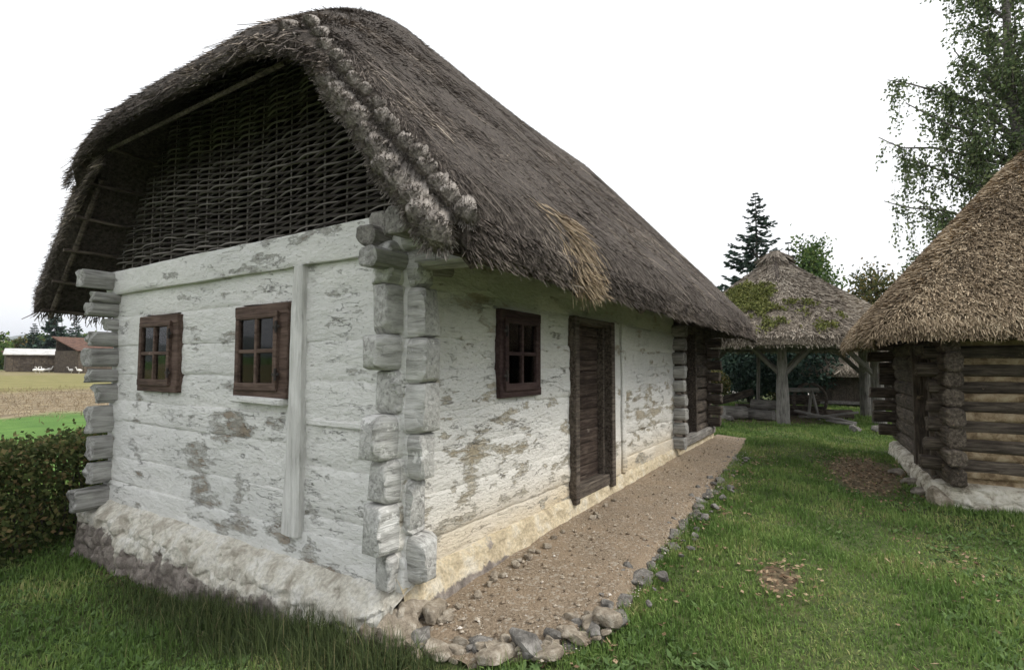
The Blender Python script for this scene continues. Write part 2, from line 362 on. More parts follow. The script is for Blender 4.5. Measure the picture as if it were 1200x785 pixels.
M['cream'] = mat_rough('cream_wall', [(.3, (.5, .46, .37)), (.7, (.62, .58, .48))], 2, .1, .01)
M['white'] = mat_rough('white_feathers', [(.3, (.66, .65, .62)), (.7, (.8, .79, .76))], 9, .2, .01)
M['iron'] = mat_rough('iron', [(.3, (.02, .018, .017)), (.7, (.06, .05, .045))], 20, .4, .003, rough=.6)
M['curtain'] = mat_rough('curtain_cloth', [(.3, (.55, .54, .52)), (.7, (.7, .69, .66))], 12, .2, .004)
M['stone_flat'] = mat_rough('flat_step_stone', [(.3, (.13, .115, .095)), (.55, (.27, .24, .2)), (.78, (.38, .35, .31))], 7, .8, .015)
M['concrete'] = mat_rough('pale_lane', [(.3, (.45, .43, .39)), (.7, (.58, .56, .52))], 3, .2, .01)
_g = NB('window_glass'); _tr = _g.n('ShaderNodeBsdfTransparent'); _tr.inputs[0].default_value = (.78, .80, .79, 1); _gl = _g.n('ShaderNodeBsdfGlossy'); _gl.inputs['Roughness'].default_value = .03
_fr = _g.n('ShaderNodeFresnel'); _fr.inputs[0].default_value = 1.42; _ms = _g.n('ShaderNodeMixShader'); _g.l(_fr.outputs[0], _ms.inputs[0]); _g.l(_tr.outputs[0], _ms.inputs[1]); _g.l(_gl.outputs[0], _ms.inputs[2]); _g.l(_ms.outputs[0], _g.out.inputs[0])
M['glass'] = _g.m
def mat_ground():
    b = NB('meadow'); P = b.pos(); xyz = b.sep(P); n = b.noise(P, 1.3, 8, .65); n2 = b.noise(P, 14, 6, .7)
    col = b.ramp(n2, [(.2, (.035, .045, .017)), (.5, (.07, .095, .03)), (.85, (.12, .135, .05))])
    col = b.mix(b.mrange(n, .55, .72, 0, .45), col, (.11, .09, .045))
    # bare earth: by the hut door, a worn spot on the lawn
    def spot(cx, cy, rx, ry):
        dx = b.math('DIVIDE', b.math('SUBTRACT', xyz[0], cx), rx); dy = b.math('DIVIDE', b.math('SUBTRACT', xyz[1], cy), ry)
        d = b.math('ADD', b.math('MULTIPLY', dx, dx), b.math('MULTIPLY', dy, dy)); return b.mrange(b.math('ADD', d, b.math('MULTIPLY', n2, 1.)), 1.6, .9)
    earth = b.ramp(n2, [(.3, (.11, .08, .05)), (.7, (.25, .19, .125))])
    for a in ((7.3, -2.55, 1.5, .5), (2.1, -1.9, .28, .16), (15.5, .2, 2.6, 2.2), (-.1, 3.1, .25, .9)):
        col = b.mix(b.math('MULTIPLY', spot(*a), .85), col, earth)
    # the field beyond the hedge: green strip, stubble, dry meadow
    y2 = b.math('ADD', xyz[1], b.math('MULTIPLY', b.noise(P, .35, 3), 3.))
    far = b.noise(b.pos((.4, 1, 1)), 2.2, 7, .7)
    strip = b.ramp(far, [(.2, (.06, .14, .025)), (.8, (.13, .24, .05))])
    stub = b.ramp(far, [(.25, (.13, .10, .065)), (.5, (.24, .19, .12)), (.75, (.36, .30, .19))])
    dry = b.ramp(far, [(.25, (.15, .14, .05)), (.55, (.22, .20, .075)), (.8, (.28, .25, .11))])
    for m0, m1, c in ((8.5, 9.5, strip), (20.5, 22, stub), (33, 37, dry), (58, 63, b.mix(.5, stub, dry)), (80, 86, strip)):
        col = b.mix(b.mrange(y2, m0, m1), col, c)
    b.bump(b.math('ADD', n2, n), .6, .03); return b.done(col, .95)
M['ground'] = mat_ground()
def mat_path():
    b = NB('clay_gravel'); P = b.pos(); n = b.noise(P, 2, 6, .6); f = b.noise(P, 60, 6, .75); v = b.n('ShaderNodeTexVoronoi'); v.inputs['Scale'].default_value = 48; b.l(P, v.inputs[0])
    col = b.ramp(f, [(.2, (.15, .112, .075)), (.5, (.27, .212, .15)), (.85, (.42, .345, .26))])
    col = b.mix(b.mrange(n, .4, .66, 0, .5), col, (.33, .25, .17))
    sp = b.sep(v.outputs['Color'])[0]; col = b.mix(b.math('MULTIPLY', b.ramp(sp, [(.84, 0), (.87, 1)]), .6), col, (.46, .41, .34))
    b.bump(b.math('SUBTRACT', f, v.outputs['Distance']), .8, .012); return b.done(col, .95)
M['path'] = mat_path()

# ------------------------------------------------------------------ ground
_cp = np.array([(-.3, 4.3, -.46), (-.3, 2.5, -.42), (-.3, 1.2, -.31), (-.3, .2, -.16), (-.2, -.5, -.12), (.6, -1.3, -.13), (3, -1.3, -.05), (6, -1.2, .01), (9, -1, .04),
                (3, -3, -.15), (6, -3.2, -.16), (9.5, -3, -.1), (12, 0, -.02), (16, -1, -.08), (20, 0, 0), (-2, 2, -.45), (-2, -2, -.2), (0, 6, -.42), (0, 9, -.4),
                (-3, 8, -.45), (5, 8, -.35), (0, -6, -.2), (5, -8, -.15), (4, 2, -.2), (8, 4, -.2), (13, 6, -.2), (12, -5, -.1)])
def gz(x, y):
    x = np.asarray(x, float); y = np.asarray(y, float)
    d2 = (x[..., None]-_cp[:, 0])**2+(y[..., None]-_cp[:, 1])**2
    w = 1/(d2+.15)**2; z = (w*_cp[:, 2]).sum(-1)/w.sum(-1)
    z = z+fbm(np.stack([x*.9, y*.9, x*0], -1), 3, 3)*.025*np.clip(1-np.hypot(x-5, y)/60, 0, 1)
    up = np.clip((y-9)/67, 0, 1)*1.05+np.clip((y-76)/900, 0, 1)*6 + np.clip((x-26)/60, 0, 1)*.6
    return z+up
def gx(a, b, fine0, fine1, step):
    mid = np.arange(fine0, fine1+1e-6, step)
    def far(l, s0):
        r, s = [], s0; v = 0
        while v < l: s *= 1.25; v += s; r.append(v)
        return np.array(r)
    return np.concatenate([fine0-far(fine0-a, step)[::-1], mid, fine1+far(b-fine1, step)])
X = gx(-4500, 6500, -5, 20, .17); Y = gx(-4500, 6500, -8, 12, .17)
GX, GY = np.meshgrid(X, Y, indexing='ij')
ground = obj('ground', (np.stack([GX, GY, gz(GX, GY)], -1).reshape(-1, 3), gridF(len(X), len(Y))), M['ground'], smooth=True)
struct(ground)

# hills at the horizon
az = np.linspace(R_(-70), R_(160), 240); V = []
for i, r in enumerate((2300, 2700, 3300, 4200)):
    hgt = (0, .62, 1., 0)[i]*(105+40*n1(az*5, 4)+20*n1(az*17, 8))*np.clip(1.15+.25*n1(az*2.2, 2), .6, 1.6)-(8 if i in (0, 3) else 0)
    V.append(np.stack([CAM[0]+r*np.cos(az), CAM[1]+r*np.sin(az), hgt], -1))
hills = struct(obj('hills', (np.concatenate(V), gridF(4, 240)), M['hill']))

# ------------------------------------------------------------------ gravel path along the house
PE = np.array([(-.12, -.62), (.25, -.95), (.75, -1.06), (1.6, -1.02), (2.6, -.99), (3.6, -.93), (4.4, -.95), (5.5, -.86), (7, -.78), (8.3, -.72), (9.25, -.62)])
def path_edge(x): return np.interp(x, PE[:, 0], PE[:, 1])
def pathz(x, t): return np.interp(x, [-.2, .6, 2, 6, 9.4], [-.07, -.005, .035, .09, .09])-.035*t
xs = np.linspace(-.1, 9.3, 240); ts = np.linspace(0, 1, 30)
XX, TT = np.meshgrid(xs, ts, indexing='ij'); e = path_edge(XX)+.03*n1(XX*4, 5); YY = -.02+(e+.02)*TT
ZZ = pathz(XX, TT)+.010*fbm(np.stack([XX*7, YY*7, XX*0], -1), 9, 3)-np.clip(TT-.93, 0, 1)*1.2
path = struct(obj('gravel_path', (np.stack([XX, YY, ZZ], -1).reshape(-1, 3), gridF(240, 30)[:, ::-1]), M['path']))

def rock(sx, sy, sz, seed, sub=3, amp=.32):
    bm = bmesh.new(); bmesh.ops.create_icosphere(bm, subdivisions=sub, radius=.5)
    V = np.array([v.co[:] for v in bm.verts]); F = np.array([[v.index for v in f.verts] for f in bm.faces]); bm.free()
    N = nrmz(V); q = np.abs(N); V = N*.5*((q**4).sum(-1)**(-1/4))[:, None]*.9; rr = np.random.default_rng(seed*31+7)
    V = V*(1+amp*fbm(N*1.3+seed*3.1, seed, 2)[:, None])
    for kk in range(11):
        d = nrmz(rr.normal(size=3)); t = rr.uniform(.27, .42); q = V@d; V = V-np.outer(np.maximum(q-t, 0), d)*.93
    V = V*(1+.07*fbm(N*6+seed*3.1, seed+3, 3)[:, None])
    return V*np.array([sx, sy, sz]), F
_rocks = [mesh('stone', *rock(1, 1, 1, k), 'auto') for k in range(9)]
for m_ in _rocks: m_.materials.append(M['limestone'])
_rocks2 = [mesh('stone', *rock(1, 1, 1, k+20), 'auto') for k in range(5)]
for m_ in _rocks2: m_.materials.append(M['rubble'])
def stone(x, y, z, sx, sy, sz, rz, k, parent=path, pool=None, name='stone'):
    pool = pool or _rocks
    o = link(name, pool[k % len(pool)], None, parent); o.location = (x, y, z); o.scale = (sx, sy, sz); o.rotation_euler = (rng.uniform(-.2, .2), rng.uniform(-.2, .2), rz); return o
x = .35; k = 0
while x < 9.2:                                    # kerb stones along the lawn edge
    big = .5 < x < 1.0 or 3.6 < x < 4.8 or rng.random() < .2
    L = rng.uniform(.15, .27) if big else rng.uniform(.06, .13)
    ye = float(path_edge(x))+rng.uniform(-.06, .03)
    stone(x, ye, float(pathz(x, 1))-.035+rng.uniform(-.03, .015), L, L*rng.uniform(.55, .8), L*rng.uniform(.4, .6), rng.uniform(-.5, .5), k)
    if rng.random() < .55: stone(x+rng.uniform(-.05, .1), ye-rng.uniform(.08, .18), float(pathz(x, 1))-.03, L*.55, L*.4, L*.3, rng.uniform(0, 3), k+3)
    if rng.random() < .35: stone(x+rng.uniform(-.05, .1), ye+rng.uniform(.08, .16), float(pathz(x, 1))-.0, L*.4, L*.35, L*.3, rng.uniform(0, 3), k+5)
    x += L*rng.uniform(.7, 1.15); k += 1
HC = np.array([(-.10, -.24), (-.02, -.45), (.10, -.66), (.26, -.86), (.46, -1.02), (.62, -1.10)])
for i in range(64):                               # rubble edging at the near end of the path
    t = rng.random()*5; q = np.array([np.interp(t, range(6), HC[:, a]) for a in (0, 1)])+rng.normal(0, .055, 2)
    L = rng.uniform(.05, .13) if i > 14 else rng.uniform(.16, .27)
    if i <= 14: q = np.array([np.interp(i/14*5, range(6), HC[:, a]) for a in (0, 1)])+rng.normal(0, .03, 2)
    stone(q[0], q[1], float(pathz(max(q[0], 0), 1))+.015+rng.uniform(-.03, .02), L, L*rng.uniform(.6, .9), L*rng.uniform(.4, .65), rng.uniform(0, 3.1), i, pool=_rocks2 if i % 4 else _rocks)
for i in range(26):                               # small stones fallen along the footing
    xx = rng.uniform(.1, 3.2); L = rng.uniform(.04, .11); stone(xx, -.16-rng.uniform(0, .10), float(pathz(xx, .1))+.01, L, L*.8, L*.7, rng.uniform(0, 3), i, pool=_rocks2)
# loose pebbles
n = 5200; px_ = .1+9*rng.random(n)**1.6; pt = rng.random(n); py_ = -.12+(path_edge(px_)+.0)*pt
sz = np.where(rng.random(n) < .08, rng.uniform(.008, .018, n), rng.uniform(.002, .0065, n))
oc = np.array([(1, 0, 0), (0, 1, 0), (-1, 0, 0), (0, -1, 0), (0, 0, .7), (0, 0, -.7)]); of = np.array([(0, 1, 4), (1, 2, 4), (2, 3, 4), (3, 0, 4), (1, 0, 5), (2, 1, 5), (3, 2, 5), (0, 3, 5)])
a_ = rng.uniform(0, 6.28, n); rot = np.stack([np.cos(a_), -np.sin(a_), np.sin(a_), np.cos(a_)], -1).reshape(-1, 2, 2)
PV = oc[None]*sz[:, None, None]*rng.uniform(.7, 1.3, (n, 6, 1)); PV[..., :2] = np.einsum('nij,nkj->nki', rot, PV[..., :2])
PV += np.stack([px_, py_, pathz(px_, pt)+sz*.35], -1)[:, None]
pb = obj('pebbles', (PV.reshape(-1, 3), (of[None]+np.arange(n)[:, None, None]*6).reshape(-1, 3)), M['gravel'], path, smooth=False); pb['kind'] = 'stuff'

# ------------------------------------------------------------------ thatch builder (height field roofs)
def smin(a, b, k):
    h = np.clip(.5+.5*(b-a)/k, 0, 1); return b*(1-h)+a*h-k*h*(1-h)
def roof_solid(xf, hf, thick, nu, nv, rnd=.16, seed=0, amp=.03, under=1.0):
    """xf(u,v)->x,y ; hf(x,y)->z of the outer skin; closed solid with rounded rims"""
    u = np.linspace(0, 1, nu); v = np.linspace(0, 1, nv); u = .5-.5*np.cos(np.pi*u)*(.55+.45*np.abs(np.cos(np.pi*u)))  # denser at rims
    u = (u-u[0])/(u[-1]-u[0]); U, Vv = np.meshgrid(u, v, indexing='ij'); X, Y = xf(U, Vv); Z = hf(X, Y)
    ex = np.minimum(np.abs(X-X[:1]), np.abs(X-X[-1:])); ey = np.minimum(np.abs(Y-Y[:, :1]), np.abs(Y-Y[:, -1:])); e = np.minimum(ex, ey)
    thick = thick(X, Y) if callable(thick) else thick
    t = np.clip(1-e/rnd, 0, 1); drop = (1-np.sqrt(1-t*t*.98))
    nz = fbm(np.stack([X*2.2, Y*2.2, Z*2.2], -1), seed, 4)
    top = Z-drop*thick*.55+nz*amp
    bot = Z-thick*under+drop*thick*.22+fbm(np.stack([X*3, Y*3, Z*3], -1), seed+5, 3)*amp*.5
    V = np.concatenate([np.stack([X, Y, top], -1).reshape(-1, 3), np.stack([X, Y, bot], -1).reshape(-1, 3)]); n = nu*nv
    F1 = gridF(nu, nv); F2 = gridF(nu, nv)[:, ::-1]+n
    idx = np.arange(n).reshape(nu, nv); loop = np.concatenate([idx[:-1, 0], idx[-1, :-1], idx[1:, -1][::-1], idx[0, 1:][::-1]]); l2 = np.roll(loop, -1)
    F3 = np.stack([loop, loop+n, l2+n, l2], -1)
    return (V, np.concatenate([F1, F2])), (V, F3), (V, np.concatenate([F1, F2, F3[:, ::-1]]))
def field_frame(hf, x, y, eps=.03):
    z = hf(x, y); zx = (hf(x+eps, y)-hf(x-eps, y))/(2*eps); zy = (hf(x, y+eps)-hf(x, y-eps))/(2*eps)
    N = nrmz(np.stack([-zx, -zy, np.ones_like(zx)], -1)); g = np.hypot(zx, zy)+1e-6
    D = nrmz(np.stack([-zx/g, -zy/g, -g], -1)); return np.stack([x, y, z], -1), D, N
def straw_on(hf, x, y, L, W, spread=.22, lift=.02, sink=.012):
    P, D, N = field_frame(hf, x, y); n = len(x); S = np.cross(D, N)
    D = nrmz(D+S*rng.normal(0, spread, n)[:, None]+N*rng.normal(0, .05, n)[:, None])
    return quads(P-N*sink, D, N, rng.uniform(*L, n), rng.uniform(*W, n), rng.uniform(0, lift, n)+sink*.5, .55, rng.uniform(-.9, .9, n))
def rim_straw(P, D, n_dir, L, W, spread=.25):
    n = len(P); D = nrmz(D+rng.normal(0, spread, (n, 3))); N = nrmz(n_dir+rng.normal(0, .5, (n, 3))); return quads(P, D, N, rng.uniform(*L, n), rng.uniform(*W, n), 0, .6)

# ================================================================== THE WHITE HOUSE
house = empty('house', (0, 0, 0), 0, 'long whitewashed log house with tall grey thatched roof and wicker gable', 'house')
W_G = 4.28; W_L = 8.78
def bnd(z, seed, amp=.014): return lambda s: z+amp*n1(np.asarray(s)*1.3+seed*3.3, seed, 4)
def wall_log(mat, o, a, nrm, s0, s1, zb, zt, d0=0., thick=.18, seed=0, ds=.015, edge=.016, amp=.007, end0=False, end1=False, name='log'):
    ns = max(5, int((s1-s0)/ds)); s = np.linspace(s0, s1, ns); B = zb(s); T = zt(s); nv = max(8, int((T-B).mean()/.0145))
    v = np.linspace(0, 1, nv); Z = B[:, None]+(T-B)[:, None]*v
    ed = edge*(.12+1.3*np.clip(n1(s*1.4+seed, seed+2)+.15, 0, 1.2))
    for fl_, q_ in ((end0, s-s0), (end1, s1-s)):
        if fl_: ed = ed+.028*np.clip(1.3-q_/.26, 0, 1)
    prof = -ed[:, None]*np.abs(2*v-1)[None]**9-.004*np.abs(2*v-1)[None]**2
    Sg = np.repeat(s[:, None], nv, 1); Q = np.stack([Sg, Z, Z*0+seed*.61], -1)
    dep = d0+prof+amp*1.4*fbm(Q*np.array([1.6, 5, 1]), seed, 4)+amp*1.0*fbm(Q*np.array([9, 15, 1]), seed+9, 3)
    # shallow axe hollows and lost plaster
    dep = dep-.010*np.clip(fbm(Q*np.array([2.2, 6, 1]), seed+21, 3)*3-.6, 0, 1)
    o = np.asarray(o, float); a = np.asarray(a, float); nrm = np.asarray(nrm, float); zax = np.array([0, 0, 1.])
    fr = o+Sg[..., None]*a+dep[..., None]*nrm+Z[..., None]*zax
    bt = o+s[:, None]*a-thick*nrm+T[:, None]*zax; bb = o+s[:, None]*a-thick*nrm+B[:, None]*zax
    V = np.concatenate([fr, bt[:, None], bb[:, None]], 1); k = nv+2
    rr = np.random.default_rng(seed+77)
    for flag, i0, sg in ((end0, 0, 1), (end1, -1, -1)):
        if flag:                                   # hewn end: shrink and fray towards the tip
            dist = np.abs(s-s[i0]); c = V.mean(1, keepdims=True); t = np.clip(1-dist/.07, 0, 1)**2
            V = c+(V-c)*(1-rr.uniform(.06, .22)*t)[:, None, None]+(rr.normal(0, .012, 3)*np.array([1, 1, .6]))*t[:, None, None]
            fray = fbm(V*np.array([20, 20, 26])+seed, seed, 3)*.05*np.clip(1-dist/.10, 0, 1)[:, None]; V = V+fray[..., None]*(a*-sg)[None, None]
    n0 = len(V)*k; caps = []; Vl = [V.reshape(-1, 3)]
    for i0, sg in ((0, -1), (-1, 1)):
        c = V[i0].mean(0); ring = c+(V[i0]-c)*.86+a*sg*.012; base = sum(len(q) for q in Vl)
        Vl += [ring, (ring.mean(0)+a*sg*.004)[None]]; j = np.arange(k); j2 = (j+1) % k; off = 0 if i0 == 0 else (ns-1)*k
        q4 = np.stack([off+j, off+j2, base+j2, base+j], -1); q3 = np.stack([base+j, base+j2, np.full(k, base+k)], -1)
        caps += [q4, q3]
    ob = obj(name, (np.concatenate(Vl), [gridF(ns, k, True)]+caps), mat, house)
    if end0:
        ob.data.materials.append(M['end_x'] if a[0] > .5 else M['end_y']); c = np.zeros(len(ob.data.polygons)*3); ob.data.polygons.foreach_get('center', c)
        ob.data.polygons.foreach_set('material_index', (c.reshape(-1, 3)@a < -.012-.02*rr.random()).astype(np.int32))
    return ob
GO, GA, GN = (0, 0, 0), (0, 1, 0), (-1, 0, 0)     # gable: s = y
SO, SA, SN = (0, 0, 0), (1, 0, 0), (0, -1, 0)     # long side: s = x
# gable, panel left of the post; openings for two windows
gl = [.33, .59, .95, 1.16, 1.44, 1.73, 2.02, 2.28]
fB = [bnd(z, i+1) for i, z in enumerate(gl)]
for i in range(len(gl)-1):
    rows = [(1.10, W_G-.03)]
    if gl[i+1] > 1.3 and gl[i] < 1.98: rows = [(1.83, 2.84), (3.50, W_G-.03)] + ([(1.10, 1.19)])
    if i == 3: rows = [(1.10, W_G-.03)]
    zt = fB[i+1]; 
    if i == 3: # log under the windows reaches only the sill line there
        wall_log(M['gable'], GO, GA, GN, 1.10, W_G-.03, fB[i], lambda s: np.minimum(fB[4](s), np.where(((s > 1.18) & (s < 1.84)) | ((s > 2.83) & (s < 3.51)), 1.30, 9)), rng.uniform(-.01, .01), seed=i+30)
        continue
    for (a0, a1) in rows: wall_log(M['gable'], GO, GA, GN, a0, a1, fB[i], zt, (.012 if i == 2 else rng.uniform(-.012, .012)), seed=i+30+int(a0*10))
# sill log and tie beam over the full width
wall_log(M['gable'], GO, GA, GN, -.02, W_G, bnd(.10, 50, .008), fB[0], .02, seed=51)
wall_log(M['gable'], GO, GA, GN, -.16, W_G+.02, bnd(2.27, 52, .01), bnd(2.52, 53, .012), .055, thick=.24, seed=54, end0=True, edge=.02)
# panel between post and near corner with crossing ends
gr = [.17, .46, .80, 1.10, 1.42, 1.71, 2.03, 2.27]; fR = [bnd(z, i+60, .01) for i, z in enumerate(gr)]
for i in range(len(gr)-1):
    if i == 0: wall_log(M['gable'], GO, GA, GN, -.15, .4, lambda s: fR[0](s), fR[1], -.014, seed=70, end0=True); wall_log(M['gable'], GO, GA, GN, .36, .99, lambda s: fB[0](s)-.01, fR[1], .0, seed=170); continue
    wall_log(M['gable'], GO, GA, GN, -rng.uniform(.08, .17), .99, fR[i], fR[i+1], rng.uniform(-.014, .01), seed=70+i, end0=True)
# upright post on the gable
def post_mesh(y0b, y1b, y0t, y1t, z0, z1, proud, seed):
    ns = 70; s = np.linspace(0, 1, ns); z = z0+(z1-z0)*s; a = y0b+(y0t-y0b)*s; c = y1b+(y1t-y1b)*s; v = np.linspace(0, 1, 11)
    Yv = a[:, None]+(c-a)[:, None]*v; Zv = np.repeat(z[:, None], 11, 1); d = proud+.012*fbm(np.stack([Yv*16, Zv*2.2, Yv*0+seed], -1), seed, 4)-.02*np.abs(2*v-1)[None]**4
    Yv = Yv+.012*n1(z*2.5+seed, seed)[:, None]
    F_ = np.stack([-d, Yv, Zv], -1); bk = np.stack([np.full((ns, 2), .12), Yv[:, [-1, 0]], Zv[:, :2]], -1)
    V = np.concatenate([F_, bk], 1); return V.reshape(-1, 3), [gridF(ns, 13, True), np.arange(13)[None, ::-1], (np.arange(13)+(ns-1)*13)[None]]
obj('post', post_mesh(.965, 1.165, .985, 1.085, .30, 2.27, .065, 3), M['end_z'], house)
# loose slat nailed between post and corner
obj('slat', post_mesh(.18, .98, .18, .98, 1.105, 1.135, .02, 8), M['gable'], house)

# long side, whitewashed part
sb = [.12, .37, .67, .94, 1.22, 1.50, 1.73, 2.05, 2.33]; fS = [bnd(z, i+90, .010) for i, z in enumerate(sb)]
XW = (1.05, 1.71, 1.27, 1.99); XD = (2.375, 3.44, .15, 2.03)
for i in range(len(sb)-1):
    cuts = [(XD[0]+.02, 3.90)] if i < 7 else []
    if sb[i+1] > 1.3 and sb[i] < 1.9: cuts = [(XW[0]+.02, XW[1]-.02)]+cuts
    a0 = -(.07, .19, .12, .20, .08, .17, .11, .15)[i]; runs = []
    for c0, c1 in cuts: runs.append((a0, c0)); a0 = c1
    runs.append((a0, 6.22))
    for r0, r1 in runs:
        zt = fS[i+1]; zb = fS[i]
        if i == 6 and r0 > 1.5: pass
        if i == 6: zt = fS[7]
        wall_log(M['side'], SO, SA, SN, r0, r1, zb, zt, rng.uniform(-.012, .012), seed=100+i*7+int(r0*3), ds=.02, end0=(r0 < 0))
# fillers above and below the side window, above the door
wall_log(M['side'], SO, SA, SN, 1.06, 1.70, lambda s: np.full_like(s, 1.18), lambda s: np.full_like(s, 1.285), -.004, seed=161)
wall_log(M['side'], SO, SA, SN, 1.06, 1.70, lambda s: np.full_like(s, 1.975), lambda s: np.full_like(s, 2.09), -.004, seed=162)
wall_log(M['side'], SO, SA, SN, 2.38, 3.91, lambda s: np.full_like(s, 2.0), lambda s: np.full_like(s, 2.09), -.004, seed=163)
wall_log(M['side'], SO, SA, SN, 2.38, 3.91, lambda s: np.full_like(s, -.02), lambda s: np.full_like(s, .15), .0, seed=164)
# upright boards right of the door
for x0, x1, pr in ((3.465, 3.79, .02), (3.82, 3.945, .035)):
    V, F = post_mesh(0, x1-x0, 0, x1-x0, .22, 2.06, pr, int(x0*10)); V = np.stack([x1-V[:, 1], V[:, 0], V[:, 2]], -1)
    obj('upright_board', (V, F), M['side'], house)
# wall plate under the eave, projecting past the corner
for (y_, x0, x1, z0, w_, h_, sd, mt) in ((-.10, -.20, 8.9, 2.42, .18, .18, 3, 'greywood'), (.14, -.12, 8.8, 2.43, .16, .18, 4, 'greywood')):
    obj('wall_plate', beam(x1-x0, w_, h_, sd, p=6, rough=.006), M[mt], house, axes((x0, y_, z0), (1, 0, 0)))
obj('corbel', beam(.85, .2, .17, 6, p=5, rough=.012, endj=.03), M['endwood'], house, axes((.10, -.52, 2.235), (.0, 1, .03)))
obj('corbel', beam(.75, .17, .13, 8, p=3, rough=.012, endj=.03), M['endwood'], house, axes((-.26, .06, 2.20), (1, 0, .02)))
obj('corbel', beam(.5, .13, .13, 9, p=2.6, rough=.012, endj=.03), M['greywood'], house, axes((-.22, .13, 2.36), (1, 0.1, .0)))
obj('corbel', beam(.7, .19, .17, 5, p=6, rough=.012, endj=.03), M['greywood'], house, axes((.08, -.50, 2.40), (0, 1, .0)))
# left (hidden) long wall: its log ends show past the far corner
lz = [.04, .29, .55, .81, 1.13, 1.34, 1.50, 1.70, 1.88, 2.02, 2.17, 2.30, 2.53]
pr = [.26, .31, .17, .18, .20, .14, .22, .25, .22, .10, .24, .22, .34]
for i in range(len(lz)-1):
    h_ = lz[i+1]-lz[i]
    obj('log', beam(9.0, .17*rng.uniform(.85, 1.05), h_*rng.uniform(.78, .95), 200+i, p=7, ns=90, rough=.011, bev=.012, endj=.05), M['endwood'], house, axes((-pr[i+1], W_G-.09+rng.uniform(-.015, .015), (lz[i]+lz[i+1])/2), (1, 0, 0)))
obj('left_light_block', bx(8.7, .08, 2.35, .01, (W_L/2, W_G-.13, 1.25)), M['greywood'], house, smooth=False)  # added unseen slab that stops light leaking in between the logs
# far end wall
obj('end_wall', bx(.16, W_G, 2.3, .01, (W_L-.1, W_G/2, 1.25)), M['darkwood'], house)

# storeroom at the far end: bare dark logs, door opening
for i in range(9):
    z = .30+i*.225
    o_ = obj('log_end', beam(.42, .19, .19, 300+i, p=5, rough=.008, bev=.015, endj=.02), M['endwood'] if i < 6 else M['greywood'], house, axes((6.22+rng.uniform(-.02, .02), -.15-rng.uniform(0, .05), z), (0, 1, 0)))
    for x0, x1 in ((6.3, 6.72), (7.66, 8.95)):
        obj('log', beam(x1-x0+rng.uniform(-.03, .06)*(x1 > 8), .18, .215, 320+i*2+int(x0), p=5, rough=.008), M['darkwood'], house, axes((x0, .10, z), (1, 0, 0)))
    if i > 0: obj('log_end', beam(.5, .18, .18, 350+i, p=4.5, rough=.01, bev=.015, endj=.02), M['darkwood'], house, axes((8.70, -.20-rng.uniform(0, .05), z-.11), (0, 1, 0)))
obj('lintel', beam(2.7, .2, .24, 370, p=6), M['darkwood'], house, axes((6.25, .08, 2.22), (1, 0, 0)))
obj('door_jamb', bx(.11, .16, 1.86, .008, (6.78, .06, 1.19)), M['darkwood'], house)
obj('door_jamb', bx(.11, .16, 1.86, .008, (7.61, .06, 1.19)), M['darkwood'], house)
sd = obj('store_door', bx(.76, .03, 1.8, .004, (7.2, .17, 1.18)), M['darkwood'], house)
for i in range(5): obj('plank', bx(.148, .025, 1.78, .004, (6.9+i*.15, .14, 1.18)), M['darkwood'], sd)
obj('sill_beam', beam(2.5, .2, .15, 372, p=6), M['greywood'], house, axes((6.35, .02, .245), (1, 0, 0)))

# plinths
def worley(x, y, seed):
    xi, yi = np.floor(x).astype(np.int64), np.floor(y).astype(np.int64); d1 = np.full(x.shape, 9.); d2 = d1.copy(); cid = np.zeros(x.shape)
    for a in (-1, 0, 1):
        for b in (-1, 0, 1):
            cx, cy = xi+a, yi+b; h1, h2 = _h(cx, cy, cx*0+1, seed), _h(cx, cy, cx*0+2, seed)
            d = np.hypot(x-cx-.5-.42*h1, y-cy-.5-.42*h2); new = d < d1; d2 = np.where(new, d1, np.minimum(d2, d)); cid = np.where(new, _h(cx, cy, cx*0+3, seed), cid); d1 = np.minimum(d1, d)
    return d1, d2, cid
def plinth(prof, s0, s1, ds, frame, seed, amp, stones=0.):
    """prof: list of (out, z) from the wall face down; z may be callable in s"""
    ns = int((s1-s0)/ds); s = np.linspace(s0, s1, ns); L = []
    m = np.linspace(0, len(prof)-1, 64)
    O = np.stack([np.interp(m, range(len(prof)), [p[0] for p in prof])]*ns); Zs = np.array([[(p[1](q) if callable(p[1]) else p[1]) for p in prof] for q in s])
    Z = np.array([np.interp(m, range(len(prof)), zz) for zz in Zs]); S = np.repeat(s[:, None], len(m), 1)
    Q = np.stack([S, O, Z], -1); nz = fbm(Q*5, seed, 5, .6)+.6*np.abs(fbm(Q*np.array([7, 7, 11]), seed+3, 3))-.2
    fade = np.clip(m/1.2, 0, 1)[None]
    O = O+amp*nz*fade*1.6; Z = Z+amp*.7*fbm(Q*6+5, seed+4, 4)*fade
    if stones:
        wx = fbm(Q*4+9, seed+30, 3)*.5; d1, d2, cid = worley(S/.21+wx, Z/.13+wx+O*4, seed)
        O = O+stones*(np.clip((d2-d1)*3, 0, 1)*1.1-.6+.7*cid)*fade*np.clip(m-1.2, 0, 1)[None]
    if stones: O = O+.6*stones*np.clip(fbm(Q*np.array([3.2, 3, 5]), seed+8, 2)*4, -1, 1)*fade*np.clip(m-1, 0, 1)[None]
    return frame(S, O, Z).reshape(-1, 3), gridF(ns, len(m))
gz0 = lambda y: -.75
V, F = plinth([(-.08, .16), (.02, .135), (.10, .085), (.165, .0), (.175, -.14), (.18, -.3), (.19, -.5), (.2, -.8)], -.06, W_G+.2, .014, lambda S, O, Z: np.stack([-O, S, Z], -1), 5, .034, .017)
